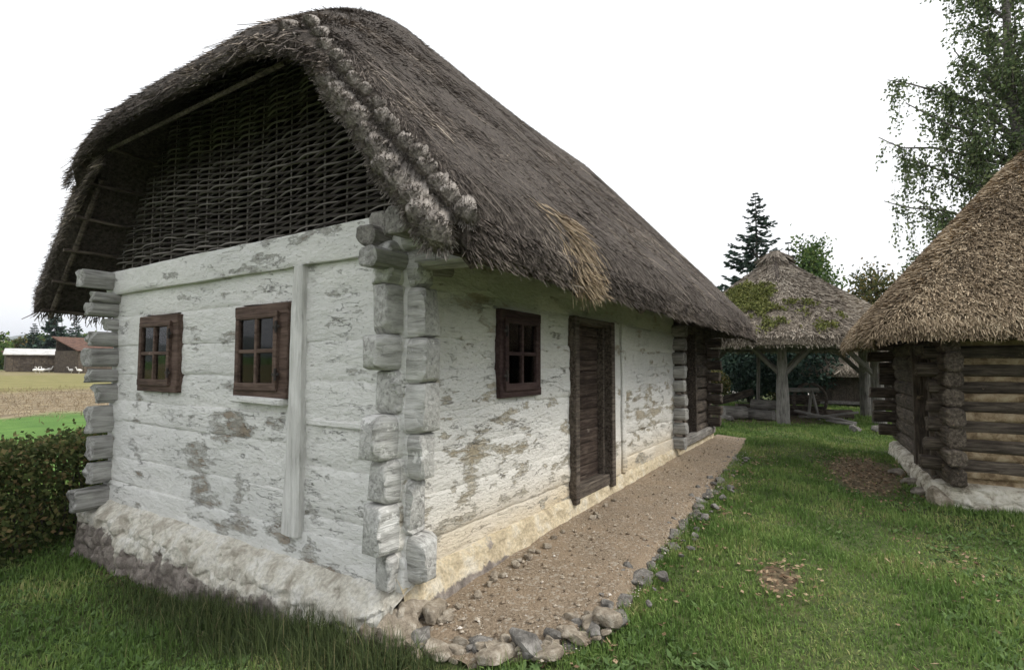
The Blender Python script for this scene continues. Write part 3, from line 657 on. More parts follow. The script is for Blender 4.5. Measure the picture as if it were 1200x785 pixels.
# wrap the ends of the footing back under the house
def wrap(V, k, side):
    return V
obj('plinth', (V, F), M['plinth'], house)
V, F = plinth([(-.08, .24), (.006, .20), (.03, .155), (.045, .10), (.06, .05), (.09, -.05), (.13, -.4)], -.03, 8.92, .02, lambda S, O, Z: np.stack([S, -O, Z], -1), 6, .013, .003)
obj('plinth', (V, F[:, ::-1]), M['plinth_side'], house)
V, F = plinth([(-.08, .16), (.02, .135), (.10, .085), (.165, .0), (.175, -.14), (.18, -.3), (.19, -.5), (.2, -.8)], -.17, 3, .03, lambda S, O, Z: np.stack([S, W_G+O, Z], -1), 7, .026, .02)
obj('plinth', (V, F), M['plinth'], house)
for (q, L, Wd, H, k_) in (((.03, -.04, .0), .34, .22, .26, 3), ((-.02, -.02, -.12), .5, .36, .3, 6), ((-.09, -.07, -.03), .27, .25, .24, 2), ((-.15, .05, -.1), .2, .22, .2, 1), ((-.05, -.1, -.16), .36, .34, .26, 5), ((-.12, .1, -.2), .3, .4, .3, 7), ((.18, -.12, -.03), .3, .14, .16, 4)):
    stone(*q, L, Wd, H, .4, k_, parent=house, pool=_rocks2, name='footing_stone')

# windows
def frame_at(kind, s, z, d=0.):
    if kind == 'g': return Matrix(((0, -1, 0, -d), (1, 0, 0, s), (0, 0, 1, z), (0, 0, 0, 1)))
    return Matrix(((-1, 0, 0, s), (0, -1, 0, -d), (0, 0, 1, z), (0, 0, 0, 1)))
def window(kind, sc, zc, w, h, mat, hinge_side, wide, seed, sash_off=0., tilt=0.):
    """local X = viewer's left, Y = outwards, Z = up; wide: extra board width on the viewer's right"""
    F0 = frame_at(kind, sc, zc, -.0); fw_ = .062
    parts = [bx(w, .13, fw_+.025, .007, (0, -.02, h/2-(fw_+.025)/2)), bx(w, .135, fw_+.012, .007, (0, -.02, -h/2+(fw_+.012)/2)),
             bx(fw_-.01, .12, h-2*fw_, .007, (w/2-fw_/2+.003, -.02, 0)), bx(fw_+wide, .12, h-2*fw_, .007, (-w/2+(fw_+wide)/2-.003, -.02, 0))]
    Vw, Fw = cat(parts); Vw = Vw+.004*fbm(Vw*4+seed, seed, 2)[:, None]
    wnd = obj('window', (Vw, Fw), mat, house, F0 @ Matrix.Rotation(tilt, 4, 'Y'), smooth=False)
    iw, ih = w-2*fw_-wide+.03, h-2*fw_-.0; cx = wide/2
    sw = .048; sp = [bx(iw, .045, sw, .005, (cx, .045, ih/2-sw/2)), bx(iw, .05, sw+.012, .005, (cx, .045, -ih/2+sw/2)), bx(sw, .044, ih-2*sw, .005, (cx+iw/2-sw/2, .045, 0)), bx(sw, .044, ih-2*sw, .005, (cx-iw/2+sw/2, .045, 0)),
                     bx(.03, .036, ih-2*sw, .004, (cx, .045, 0)), bx((iw-2*sw-.03)/2, .034, .03, .004, (cx+(iw-2*sw+.03)/4, .045, 0)), bx((iw-2*sw-.03)/2, .034, .03, .004, (cx-(iw-2*sw+.03)/4, .045, 0))]
    sash = obj('sash', cat(sp), mat, wnd, smooth=False)
    pw, ph = (iw-2*sw-.03)/2+.006, (ih-2*sw-.03)/2+.006
    for a in (-1, 1):
        for b_ in (-1, 1):
            o_ = obj('pane', bx(pw, .005, ph, .001, (cx+a*(pw+.024)/2, .04, b_*(ph+.024)/2)), M['glass'], wnd, smooth=False)
            o_.rotation_euler = (rng.uniform(-.012, .012), 0, rng.uniform(-.012, .012))
    for zz in (.3, -.3):
        obj('hinge', cat([tube([(-.005, 0, -.045), (-.005, 0, .045)], .011, 8), bx(.04, .008, .022, .002, (.018, 0, 0)), bx(.03, .008, .022, .002, (-.02, -.006, 0))]), M['iron'], wnd,
            Matrix.Translation((cx-iw/2+.004 if hinge_side < 0 else cx+iw/2-.004, .07, zz*ih)), smooth=False)
    return wnd
w1 = window('g', 3.172, 1.64, .745, .725, M['frame'], -1, .05, 1)
w2 = window('g', 1.51, 1.64, .70, .73, M['frame'], -1, .05, 2, tilt=.01)
w3 = window('s', 1.38, 1.63, .665, .725, M['frame_dark'], 1, .03, 3)
obj('window_sill', beam(.66, .10, .05, 44, p=5, rough=.005), M['gable'], house, axes((-.025, 1.19, 1.255), (0, 1, .0)))
# light curtain behind the right gable window
cy_ = np.linspace(0, 1, 30); cz = np.linspace(0, 1, 8); CY, CZ = np.meshgrid(cy_, cz, indexing='ij')
obj('curtain', (np.stack([.13+.015*np.sin(CY*22), 1.24+.17*CY, 1.32+.34*CZ], -1).reshape(-1, 3), gridF(30, 8)), M['curtain'], house)

# main door: jambs, head, recessed leaf of level boards
jm = [(XD[0]+.045, .085), (XD[1]-.045, .09)]
obj('door_frame', cat([bx(.09, .20, 1.90, .008, (XD[0]+.045, -.015+.04, 1.09)), bx(.10, .20, 1.90, .008, (XD[1]-.05, -.015+.04, 1.09)), bx(.88, .17, .07, .008, ((XD[0]+XD[1])/2, .035, 2.005)), bx(.885, .17, .12, .01, ((XD[0]+XD[1])/2, .045, .225))]), M['darkwood'], house, smooth=False)
dl = obj('door', bx(.80, .03, 1.74, .004, (2.90, .135, 1.085)), M['door'], house, smooth=False)
z = .215; i = 0
while z < 1.93:
    hb = min(rng.uniform(.105, .155), 1.965-z)
    if 1.965-z-hb < .07: hb = 1.965-z
    p_ = obj('plank', bx(.80, .028+rng.uniform(-.006, .006), hb-.007, .004), M['door'], dl, Matrix.Translation((2.90+rng.uniform(-.004, .004), .105, z+hb/2)) @ Matrix.Rotation(rng.uniform(-.006, .006), 4, 'Y'), smooth=False); z += hb
obj('latch', cat([bx(.10, .012, .03, .003, (2.52, .082, 1.12)), tube([(2.50, .08, 1.12), (2.50, .045, 1.12), (2.50, .045, 1.05)], .008, 6)]), M['iron'], dl)
obj('door_jamb', bx(.05, .16, 1.78, .006, (3.325, .10, 1.085)), M['darkwood'], house, smooth=False)

# ---------------------------------------------------------------- wicker gable
UNDER = lambda y: 2.37-.40+1.13*np.minimum(y+.80, 5.08-y)-.02       # soffit line over the panel
wk = obj('wicker_panel', bx(.05, W_G-.1, .05, .008, (.16, W_G/2, 2.50)), M['darkwood'], house, smooth=False)
XP = .09; ST = np.arange(.06, 4.4, .215)+rng.uniform(-.03, .03, 21)
for q in ST:
    top = float(np.clip(UNDER(q), 2.6, 4.45)); zz = np.linspace(2.42, top, 14); lean = rng.uniform(-.03, .03)
    obj('stake', tube(np.stack([XP+.017+.006*n1(zz*2+q*5, 3), q+lean*(zz-2.4)+.012*n1(zz*2.5+q, 5), zz], -1), rng.uniform(.010, .015)*(1-.15*(zz-2.4)), 7), M['withy'], wk)
row = 0; z = 2.575
while z < 4.35:
    lim = z-2.37+.42
    y0 = max(-.02, (z-1.95)/1.13-.80); y1 = min(4.42, 5.08-(z-1.95)/1.13)
    if y1-y0 > .3:
        cutp = [y0]+sorted(rng.uniform(y0+.2, y1-.2, 1 if y1-y0 > 1.5 else 0).tolist())+[y1]
        for a, c in zip(cutp[:-1], cutp[1:]):
            a -= rng.uniform(0, .18)*(a > y0); c += rng.uniform(0, .25)*(c < y1); n = max(8, int((c-a)/.05)); y = np.linspace(a, c, n)
            ph = (y-.06)/.215*np.pi+np.pi*(row % 2)
            sag = -.055*np.sin(np.clip((y-.1)/4.2, 0, 1)*np.pi)*0+.03*np.sin(y*1.9+1)
            loose = np.clip((y-2.55)/1.6, 0, 1)*np.clip(1-(z-2.5)/.9, 0, 1)          # the left side has come loose
            zz = z+sag+.008*n1(y*3+row*1.7, row, 2)+loose*.045*n1(y*2.2+row*5.1, row+40, 2)
            xx = XP-.022*np.cos(ph)+.006*n1(y*5+row, row+8, 1)-loose*.03*np.clip(n1(y*1.5+row*3.3, row+70, 2), 0, 1)
            r = rng.uniform(.0085, .013)*(1-.35*np.linspace(0, 1, n)*rng.random())
            obj('withy', tube(np.stack([xx, y, zz], -1), r, 5), M['withy'], wk)
    z += rng.uniform(.021, .031); row += 1
# solid dark boards behind the loose end keep the loft closed
# ---------------------------------------------------------------- house roof
RX0, RX1, RY0, RY1 = -.43, 9.20, -.82, 5.10
def h_house(x, y):
    a = 2.40+1.125*(y-RY0); b_ = 2.40+1.125*(RY1-y); f_ = 3.82+.96*(x+.52); e_ = 2.40+1.75*(RX1-x)
    r = smin(a, b_, .55); r = smin(r, f_, .8); r = smin(r, e_, .45)
    return r+.035*np.sin(x*.9+.5)*np.clip((y-RY0)/2, 0, 1)
def rim_drop(e, rnd, dz):
    t = np.clip(1-e/rnd, 0, 1); return dz*(1-np.sqrt(1-t*t*.98))
def h_house_s(x, y):
    m = np.minimum(y-RY0, RY1-y); lip = np.clip((m-1.02)/.25, 0, 1)
    e = np.minimum(np.minimum(m, RX1-x), x-RX0+.11*lip); return h_house(x, y)-rim_drop(e, .15, .19-.07*lip)
def xf_house(U, Vv):
    Y = RY0+(RY1-RY0)*Vv; lip = np.clip((np.minimum(Y-RY0, RY1-Y)-1.02)/.25, 0, 1); lip = lip*lip*(3-2*lip)
    x0 = RX0-.11*lip+.02*n1(Y*4, 6); xe = RX1+.03*n1(Y*3, 8)
    X = x0+(xe-x0)*U; Y = Y+.03*n1(X*1.7, 12)*np.where(Vv < .5, 1, -1)*np.abs(2*Vv-1)**3
    return X, Y
_, _, rs = roof_solid(xf_house, h_house, lambda X, Y: .36-.14*np.clip((1.2-X)/1.2, 0, 1)*np.clip((np.minimum(Y-RY0, RY1-Y)-.8)/.5, 0, 1), 230, 130, .15, 2, .03)
roof = obj('roof', rs, M['thatch_base'], house)
# straw: camera-side slope densest
def scat(n, x0, x1, y0, y1, pw=1.): return x0+(x1-x0)*rng.random(n)**pw, y0+(y1-y0)*rng.random(n)
S_ = []
x, y = scat(110000, -.37, 9.2, -.84, 2.3, 1.35); S_.append(straw_on(h_house_s, x, y, (.04, .11), (.0035, .0085), .17, .014))
x, y = scat(9000, -.42, 9.2, 2.2, 5.08); S_.append(straw_on(h_house_s, x, y, (.08, .17), (.006, .013), .25, .025))
x, y = scat(7000, -.58, 1.6, .4, 3.9); S_.append(straw_on(h_house_s, x, y, (.06, .15), (.005, .011), .25, .03))
# long lighter stalks lying along the slope
x, y = scat(1500, -.3, 8.5, -.75, 1.8, 1.5); S_.append(straw_on(h_house_s, x, y, (.2, .45), (.005, .009), .12, .03, .0))
st = obj('straw', cat(S_), M['straw'], roof, smooth=False); st['kind'] = 'stuff'
# cut ends at the eaves, verges and hip lip
E_ = []
n = 15000; x = -.4+9.55*rng.random(n)**1.25; t = rng.random(n); y = RY0+.015+rng.uniform(-.01, .09, n)*t
P = np.stack([x, y, h_house(x, y)-.12-.22*t], -1); E_.append(rim_straw(P, np.tile((0, -.62, -.72), (n, 1)), np.tile((0, -.7, .5), (n, 1)), (.04, .10), (.004, .009), .2))
n = 7000; y = rng.uniform(RY0+1.0, RY1-1.0, n); t = rng.random(n); P = np.stack([RX0-.09+rng.uniform(0, .05, n), y, h_house(RX0-.09, y)-.06-.13*t], -1)
E_.append(rim_straw(P, np.tile((-.7, 0, -.6), (n, 1)), np.tile((-.7, 0, .5), (n, 1)), (.03, .08), (.004, .009), .2))
for sgn in (1,):
    n = 6500 if sgn else 3000; q = RY0+rng.random(n)*1.5; y = q if sgn == 0 else RY0+RY1-q; t = rng.random(n)
    P = np.stack([np.full(n, RX0+.01)+rng.uniform(0, .06, n), y, h_house(np.full(n, RX0), y)-.07-.26*t], -1)
    E_.append(rim_straw(P, np.tile((-.55, (-.45 if sgn == 0 else .45), -.6), (n, 1)), np.tile((-1, 0, .2), (n, 1)), (.03, .08), (.004, .009), .2))
n = 5000; x = rng.uniform(-.4, 9.1, n); t = rng.random(n); y = RY1-rng.uniform(0, .08, n)
P = np.stack([x, y, h_house(x, y)-.08-.3*t], -1); E_.append(rim_straw(P, np.tile((0, .62, -.72), (n, 1)), np.tile((0, .7, .5), (n, 1)), (.06, .2), (.006, .014)))
n = 3500; y = rng.uniform(RY0, RY1, n); t = rng.random(n); P = np.stack([np.full(n, RX1-.02), y, h_house(np.full(n, RX1-.03), y)-.08-.3*t], -1)
E_.append(rim_straw(P, np.tile((.62, 0, -.72), (n, 1)), np.tile((.7, 0, .5), (n, 1)), (.05, .16), (.005, .011)))
st = obj('straw', cat(E_), M['straw'], roof, smooth=False); st['kind'] = 'stuff'
# repaired patch of fresh straw at the eave
n = 700; x = 1.0+rng.normal(0, .15, n); y = RY0+rng.random(n)**1.8*.30
nb = obj('fresh_straw', cat([straw_on(h_house_s, x, y, (.08, .2), (.004, .009), .3, .035, .0),
    rim_straw(np.stack([1.02+rng.normal(0, .10, 700), RY0+rng.uniform(0, .05, 700), h_house(1.5, RY0)-.16-.14*rng.random(700)], -1), np.tile((0, -.5, -.85), (700, 1)), np.tile((0, -.8, .4), (700, 1)), (.08, .2), (.004, .008))]), M['straw_new'], roof, smooth=False); nb['kind'] = 'stuff'
# braided straw bundles along the right verge
def bundle_mesh(L, r, seed, k=34, ns=12):
    s = np.linspace(0, 1, ns); base = r*(.50+.52*s**.8)*np.where(s > .93, 1-.12*((s-.93)/.07)**2, 1)
    th = np.arange(k); rr = np.random.default_rng(seed); fl = 1+.10*np.repeat(rr.normal(0, 1, k//2), 2)[:k]+.08*rr.normal(0, 1, k)
    Rr = base[:, None]*fl[None]*(1+.05*rr.normal(0, 1, (ns, k))*s[:, None]**3)
    P = np.stack([s*L, np.zeros(ns), -.10*L*s**2], -1)
    V, F = tube(P, Rr, k); V[-k:, 0] += .03*r/.08; V[:, 2] = (V[:, 2]-P[0, 2])*.8
    n = 520; a = rr.uniform(0, 6.28, n); q = np.sqrt(rr.random(n))
    ps = np.stack([L*rr.uniform(.70, .97, n), np.cos(a)*r*q, (np.sin(a)*r*q-.08*L)*.8], -1)
    d = nrmz(np.stack([np.ones(n), np.cos(a)*.35+rr.normal(0, .12, n), np.sin(a)*.35+rr.normal(0, .12, n)], -1))
    S = quads(ps, d, nrmz(np.stack([np.zeros(n), np.cos(a), np.sin(a)], -1)), rr.uniform(.03, .075, n), rr.uniform(.0035, .0065, n), 0, .6)
    return cat([(V, F), S])
_bm = [mesh('bundle', *bundle_mesh(.33, .078, 900+i)) for i in range(5)]
for m_ in _bm: m_.materials.append(M['bundle'])
dn = np.array((0, -.664, -.747)); outn = np.array((0, -.747, .664))
for row_, (off, n, xo, sa, sb2) in enumerate(((-.075, 15, -.475, .74, 1.28), (.04, 16, -.45, .58, .86))):
    t = 0.
    for i in range(n):
        t = ((i+.5*row_)/(n-.5))**.9; sc_ = sa+(sb2-sa)*t; yv = RY0+.09+1.34*(1-t)
        p = np.array((xo+.17, yv, 2.40+1.125*(yv-RY0)-.17))+outn*off-dn*.10+rng.normal(0, .004, 3)
        d = nrmz(np.array((-1., 0, 0))*.66+dn*.80+outn*rng.normal(-.02, .03))
        link('bundle', _bm[int(rng.integers(5))], None, roof, axes(p, d, outn) @ Matrix.Rotation(rng.uniform(-.4, .4), 4, 'X') @ Matrix.Scale(sc_*rng.uniform(.95, 1.06), 4))
# poles of the roof frame seen from below
def und(x, y): return h_house(np.float64(x), np.float64(y))-.40
for xx in (-.30, 1.0, 2.4, 3.8):
    for sg in (0, 1):
        ya, yb = (RY0+.05, 2.05) if sg == 0 else (RY1-.05, 2.23)
        P = [(xx, ya+(yb-ya)*t, 2.40+1.125*(min(ya+(yb-ya)*t-RY0, RY1-ya-(yb-ya)*t))-.405) for t in np.linspace(0, .42 if xx < 0 else .9, 12)]
        obj('rafter', tube(np.array(P), .045 if xx > 0 else .028, 8), M['darkwood'], roof)
for q in np.arange(.12, 1.6, .27):
    for sg in (0, 1):
        yv = RY0+q if sg == 0 else RY1-q; zv = 2.40+1.125*q-.425
        obj('lath', tube(np.array([(-.40+a, yv, zv+.006*math.sin(a*7+q*9)) for a in np.linspace(0, 2., 14)]), .019, 6), M['darkwood'], roof)
for q in (.12, .42, .74):
    obj('lath', tube(np.array([(-.50+q, yv, 3.82+.96*(q+.0)-.36) for yv in np.linspace(.66+q*.95, 3.62-q*.95, 14)]), .017, 6), M['darkwood'], roof)

# ================================================================== LOG HUT ON THE RIGHT
HR = R_(3.2); HO = np.array([5.85, -3.31]); hgz = -.17
hut = empty('log_hut', (HO[0], HO[1], hgz), HR, 'dark brown log hut with shaggy tan thatched roof and clay chinking', 'hut')
HZ = -hgz                                      # local z of world zero
HLn, HWd = 4.0, 4.2
def hl(p0, p1, w_, h_, sd, mat='hutwood', name='log', p=3.6, parent=hut, **kw):
    L, Mx = seg(p0, p1); return obj(name, beam(L, w_, h_, sd, p=p, **kw), M[mat], parent, Mx)
zc = [.40, .64, .87, 1.10, 1.33, 1.55, 1.76, 1.97]
for i, z in enumerate(zc):
    hh = .235+rng.uniform(-.02, .02)
    # side with the door: far part, near part, ends past both corners
    hl((1.55, -.1, z), (HLn+rng.uniform(.2, .4), -.1, z), .2, hh, 500+i, rough=.012, endj=.03)
    hl((-rng.uniform(.25, .42), -.1, z), (.42, -.1, z), .19, hh*rng.uniform(.85, 1), 520+i, p=4.5, rough=.010, endj=.025, bev=.02)
    # gable side facing the viewer
    hl((.1, .0+rng.uniform(.05, .2), z+.11), (.1, -HWd, z+.11), .2, .165, 540+i, rough=.014, endj=.03, ns=60)
    hl((HLn-.1, rng.uniform(.18, .4), z+.11), (HLn-.1, -HWd, z+.11), .2, .2, 560+i, rough=.012, endj=.03)
    hl((0, -HWd+.1, z), (HLn, -HWd+.1, z), .2, hh, 580+i, ns=20)
obj('clay_chinking', bx(.12, HWd-.3, 1.85, .01, (.125, -HWd/2, 1.2)), M['clay'], hut, smooth=False)
for i, z in enumerate(zc[:-1]):                # rounded fillets of clay between the logs
    V, F = beam(HWd-.35, .14, .13, 600+i, p=2.4, rough=.014, ns=60); obj('clay_fillet', (V, F), M['clay'], hut, axes((.085, -.22, z), (0, -1, 0)))
hl((.46, -.08, .28), (.46, -.08, 1.95), .15, .2, 620, name='door_jamb', p=6); hl((1.48, -.06, .28), (1.48, -.06, 1.95), .16, .22, 621, name='door_jamb', p=6)
hl((.3, -.1, .245), (1.7, -.1, .245), .26, .12, 622, name='threshold', p=5); hl((.2, -.08, 1.93), (1.8, -.08, 1.93), .2, .16, 623, name='lintel', p=6)
hd = obj('door', bx(1.0, .03, 1.62, .004, (.97, -.28, 1.10)), M['darkwood'], hut, smooth=False)
for i in range(6): obj('plank', bx(.158, .026, 1.6, .004, (.565+i*.163, -.255, 1.1)), M['darkwood'], hd, smooth=False)
V, F = plinth([(-.1, .30), (.01, .285), (.07, .25), (.10, .16), (.11, .0), (.12, -.3)], -.05, HLn+.1, .03, lambda S, O, Z: np.stack([S, O, Z], -1), 15, .018, .012)
M['hut_plinth'] = mat_rough('whitewashed_footing', [(.3, (.25, .215, .16)), (.5, (.62, .58, .48)), (.72, (.76, .73, .65))], 6, .9, .03)
obj('plinth', (V, F), M['hut_plinth'], hut)
V, F = plinth([(-.1, .30), (.01, .285), (.07, .25), (.10, .16), (.11, .0), (.12, -.3)], -HWd-.1, .1, .025, lambda S, O, Z: np.stack([-O, S, Z], -1), 16, .02, .014)
obj('plinth', (V, F), M['hut_plinth'], hut)
stone(-.05, .05, .12, .3, .3, .34, .2, 2, parent=hut, pool=_rocks2, name='footing_stone')
for m_ in [mesh('stone', *rock(1, 1, 1, 44))]: pass
HX0, HX1, HY0, HY1 = -.78, HLn+.62, -HWd-.74, .76
HZE = 2.22
def h_hut(x, y):
    a = HZE+1.20*(HY1-y); b_ = HZE+1.2*(y-HY0); f_ = HZE+.98*(x-HX0); e_ = HZE+1.25*(HX1-x)
    return smin(smin(a, b_, .5), smin(f_, e_, .5), .45)
def h_hut_s(x, y): return h_hut(x, y)-rim_drop(np.minimum(np.minimum(HY1-y, y-HY0), np.minimum(x-HX0, HX1-x)), .2, .145)
def xf_hut(U, Vv):
    X = HX0+(HX1-HX0)*U; Y = HY0+(HY1-HY0)*Vv; cx, cy = (HX0+HX1)/2, (HY0+HY1)/2
    ax = (X-cx)/(HX1-cx); ay = (Y-cy)/(HY1-cy); k = np.maximum(np.abs(ax), np.abs(ay)); m = np.minimum(np.abs(ax), np.abs(ay))
    sc_ = 1-.10*k**4*m**6                        # rounded plan corners
    return cx+(X-cx)*sc_+.03*n1(Y*3, 14)*np.abs(2*U-1)**4, cy+(Y-cy)*sc_+.03*n1(X*3, 15)*np.abs(2*Vv-1)**4
_, _, rs = roof_solid(xf_hut, h_hut, .27, 120, 120, .2, 22, .045)
hroof = obj('roof', rs, M['hut_base'], hut)
S_ = []; x, y = scat(60000, HX0, HX1, HY0, HY1); keep = (y > -3.2); x, y = x[keep], y[keep]
S_.append(straw_on(h_hut_s, x, y, (.05, .13), (.009, .019), .30, .05, .0))
x, y = scat(22000, HX0, 1.8, -2.6, HY1); S_.append(straw_on(h_hut_s, x, y, (.05, .11), (.009, .017), .32, .06, -.008))
n = 6500; y = rng.uniform(-3.2, HY1-.1, n); t = rng.random(n); P = np.stack([np.full(n, HX0+.02)+rng.uniform(0, .06, n), y, h_hut(np.full(n, HX0+.03), y)-.015-.20*t], -1)
S_.append(rim_straw(P, np.tile((-.6, 0, -.8), (n, 1)), np.tile((-.8, 0, .4), (n, 1)), (.04, .10), (.007, .015), .2))
n = 6000; x = rng.uniform(HX0+.05, HX1-.1, n); t = rng.random(n); P = np.stack([x, HY1-.02-rng.uniform(0, .06, n), h_hut(x, np.full(n, HY1-.03))-.015-.20*t], -1)
S_.append(rim_straw(P, np.tile((0, .6, -.8), (n, 1)), np.tile((0, .8, .4), (n, 1)), (.04, .10), (.007, .015), .2))
n = 2500; y = rng.uniform(HY0, HY1, n); t = rng.random(n); P = np.stack([np.full(n, HX1-.02), y, h_hut(np.full(n, HX1-.03), y)-.015-.20*t], -1)
S_.append(rim_straw(P, np.tile((.6, 0, -.8), (n, 1)), np.tile((.8, 0, .4), (n, 1)), (.04, .10), (.007, .015), .2))
st = obj('straw', cat(S_), M['hut_straw'], hroof, smooth=False); st['kind'] = 'stuff'
# step stones before the hut door
for i, (px_, d_, L, Wd, lab) in enumerate(((1045, 10.1, .42, .28, 'flat grey stepping stone farthest from the hut corner'), (1062, 9.5, .36, .26, 'flat grey stepping stone in the middle below the hut door'), (1072, 8.9, .30, .24, 'small flat stepping stone nearest the hut corner'))):
    p = at(px_, d_); z = float(gz(p[0], p[1])); o_ = stone(p[0], p[1], z+.03, L, Wd, .12, .3+i, i, parent=None, pool=[mesh('step_stone', *rock(1, 1, 1, 60+i))], name='step_stone')
    o_.data.materials.append(M['stone_flat']); o_.rotation_euler = (.03, .02, .3+i); tag(o_, lab, 'stone', 'stepping stones at the hut door')

# ================================================================== ROUND PAVILION
PC = at(912, 18.9); pgz = float(gz(PC[0], PC[1])); pdir = math.atan2(CAM[1]-PC[1], CAM[0]-PC[0])
pav = empty('pavilion', (PC[0], PC[1], pgz), pdir, 'open round shelter with mossy conical thatched roof on stout posts', 'shelter')
def pp(ang, r, z): return np.array((r*math.cos(R_(ang)), r*math.sin(R_(ang)), z))
PR = 2.75; PA = [2, 62, 122, 182, 242, 302]; PT = 2.12
PA = [2, -58, -118, 178, 118, 60]
for i, a in enumerate(PA):
    b0 = pp(a, PR+.06, -.15); t0 = pp(a, PR, PT); L, Mx = seg(b0, t0)
    obj('post', beam(L, .35, .35, 700+i, p=2.8, rough=.012, taper=.66, ns=24), M['greywood'], pav, Mx)
    for s in (-1, 1):
        nxt = pp(a+s*60, PR, PT); d = nrmz(nxt-t0); q0 = pp(a, PR, PT-.72)+d*.08; q1 = t0+d*.85; L, Mx = seg(q0, q1)
        obj('brace', beam(L, .11, .13, 720+i*2+s, p=5, rough=.006), M['greywood'], pav, Mx)
    L, Mx = seg(pp(a, PR, PT+.08)-.0, pp(a+60, PR, PT+.08)); obj('ring_beam', beam(L, .2, .19, 740+i, p=5), M['greywood'], pav, Mx)
    L, Mx = seg(pp(a, 3.75, 2.15), pp(a, .2, 5.0)); obj('rafter', beam(L, .12, .14, 760+i, p=3), M['darkwood'], pav, Mx)
PRO, PAX, PTZ = 4.0, .10, 5.12
def prof(r): 
    t = np.clip(r/PRO, 0, 1.05); return PTZ-(PTZ-2.34)*(1.12*t-.12*t**2)
nth, nr = 180, 70; th = np.linspace(0, 2*np.pi, nth, endpoint=False); rr_ = np.linspace(.02, 1, nr)*PRO
TH, RR = np.meshgrid(th, rr_, indexing='ij'); oct_ = 1+.012*np.cos(6*TH)
zt = prof(RR)+.05*fbm(np.stack([RR*np.cos(TH)*1.6, RR*np.sin(TH)*1.6, RR*0], -1), 31, 4)+.025*np.clip(((RR*1.9) % 1), 0, 1)*(RR > .5)
cap = np.clip((.55-RR)/.12, 0, 1); zt = zt+.12*cap*cap
edge = np.clip((RR-PRO+.22)/.22, 0, 1); zt = zt-.16*(1-np.sqrt(1-edge**2*.98)); zb = prof(RR)-.26+.05*edge
top = np.stack([RR*oct_*np.cos(TH), RR*oct_*np.sin(TH), zt], -1); bot = np.stack([RR*oct_*np.cos(TH), RR*oct_*np.sin(TH), zb], -1)
n_ = nth*nr; wrapF = np.concatenate([gridF(nth, nr), ]); i_ = np.arange(nr-1); wf = np.stack([(nth-1)*nr+i_, (nth-1)*nr+i_+1, i_+1, i_], -1)
g1 = np.concatenate([gridF(nth, nr)[:, ::-1], wf]); loop = np.arange(nth)*nr+nr-1; l2 = np.roll(loop, -1)
Vp = np.concatenate([top.reshape(-1, 3), bot.reshape(-1, 3)]); proof = obj('roof', (Vp, np.concatenate([g1, g1[:, ::-1]+n_, np.stack([loop, l2, l2+n_, loop+n_], -1)])), M['pav_base'], pav)
h_pav = lambda x, y: prof(np.hypot(x, y))+.02
n = 26000; r = PRO*np.sqrt(rng.random(n)); a = rng.uniform(-2.2, 2.2, n); x, y = r*np.cos(a), r*np.sin(a)
S_ = [straw_on(h_pav, x, y, (.10, .26), (.014, .032), .28, .08, .0)]
n = 5000; a = rng.uniform(0, 6.28, n); t = rng.random(n); P = np.stack([PRO*.995*np.cos(a), PRO*.995*np.sin(a), 2.36-.24*t], -1)
S_.append(rim_straw(P, np.stack([.5*np.cos(a), .5*np.sin(a), -.85+a*0], -1), np.stack([np.cos(a), np.sin(a), .3+a*0], -1), (.06, .14), (.012, .026)))
st = obj('straw', cat(S_), M['pav_straw'], proof, smooth=False); st['kind'] = 'stuff'
# ragged cap of straw at the tip
n = 500; a = rng.uniform(0, 6.28, n); P = np.stack([.12*np.cos(a), .12*np.sin(a), PTZ+.10+.06*rng.random(n)], -1)
o_ = obj('roof_cap', rim_straw(P, np.stack([.75*np.cos(a), .75*np.sin(a), -.65+a*0], -1), np.stack([np.cos(a), np.sin(a), 1+a*0], -1), (.3, .62), (.03, .06), .15), M['pav_straw'], proof, smooth=False); o_['kind'] = 'stuff'
# moss cushions
n = 60000; r = PRO*np.sqrt(rng.random(n)); a = rng.uniform(-1.5, 1.5, n); q = fbm(np.stack([r*np.cos(a)*.9, r*np.sin(a)*1.1, a*0], -1), 77, 4)
cx_ = (r/PRO-.56)/.24; ca = (a-(-.32))/.58; w_ = np.exp(-(cx_**2+ca**2)); keep = (rng.random(n) < np.clip((q*1.1+1.1*w_+.5*fbm(np.stack([r*np.cos(a)*3.2, r*np.sin(a)*3.2, a*0], -1), 87, 3)-.50)*3.2, 0, 1)) & (a < .5); r, a = r[keep], a[keep]; n = len(r)
P = np.stack([r*np.cos(a), r*np.sin(a), prof(r)+.085+.10*rng.random(n)*np.clip(q[keep]+.5, 0, 1)], -1)
ms = obj('moss', leaves(P, rdir(n), rdir(n), rng.uniform(.04, .09, n), rng.uniform(.03, .07, n)), M['moss'], proof, smooth=False); ms['kind'] = 'stuff'

# things under the shelter
def ground_at(px, d): p = at(px, d); p[2] = float(gz(p[0], p[1])); return p
def lying(name, px0, d0, px1, d1, w_, h_, z0, z1, sd, label, catn, mat='greywood', group=None, p=2.5):
    a = ground_at(px0, d0); c = ground_at(px1, d1); a[2] += z0; c[2] += z1; L, Mx = seg(a, c)
    return tag(obj(name, beam(L, w_, h_, sd, p=p, rough=.012, endj=.02), M[mat], None, Mx), label, catn, group)
lying('log', 846, 17.0, 871, 17.3, .42, .40, .2, .2, 801, 'short thick log section lying left of the front post', 'log')
lying('log', 872, 17.6, 905, 17.2, .30, .30, .15, .15, 802, 'long grey log on the ground behind the front post', 'log')
lying('log', 880, 18.2, 912, 18.0, .28, .28, .42, .40, 803, 'upper log resting on the pile left of the front post', 'log')
lying('log', 866, 18.3, 898, 18.3, .28, .28, .14, .14, 804, 'dark log at the back of the pile under the shelter', 'log')
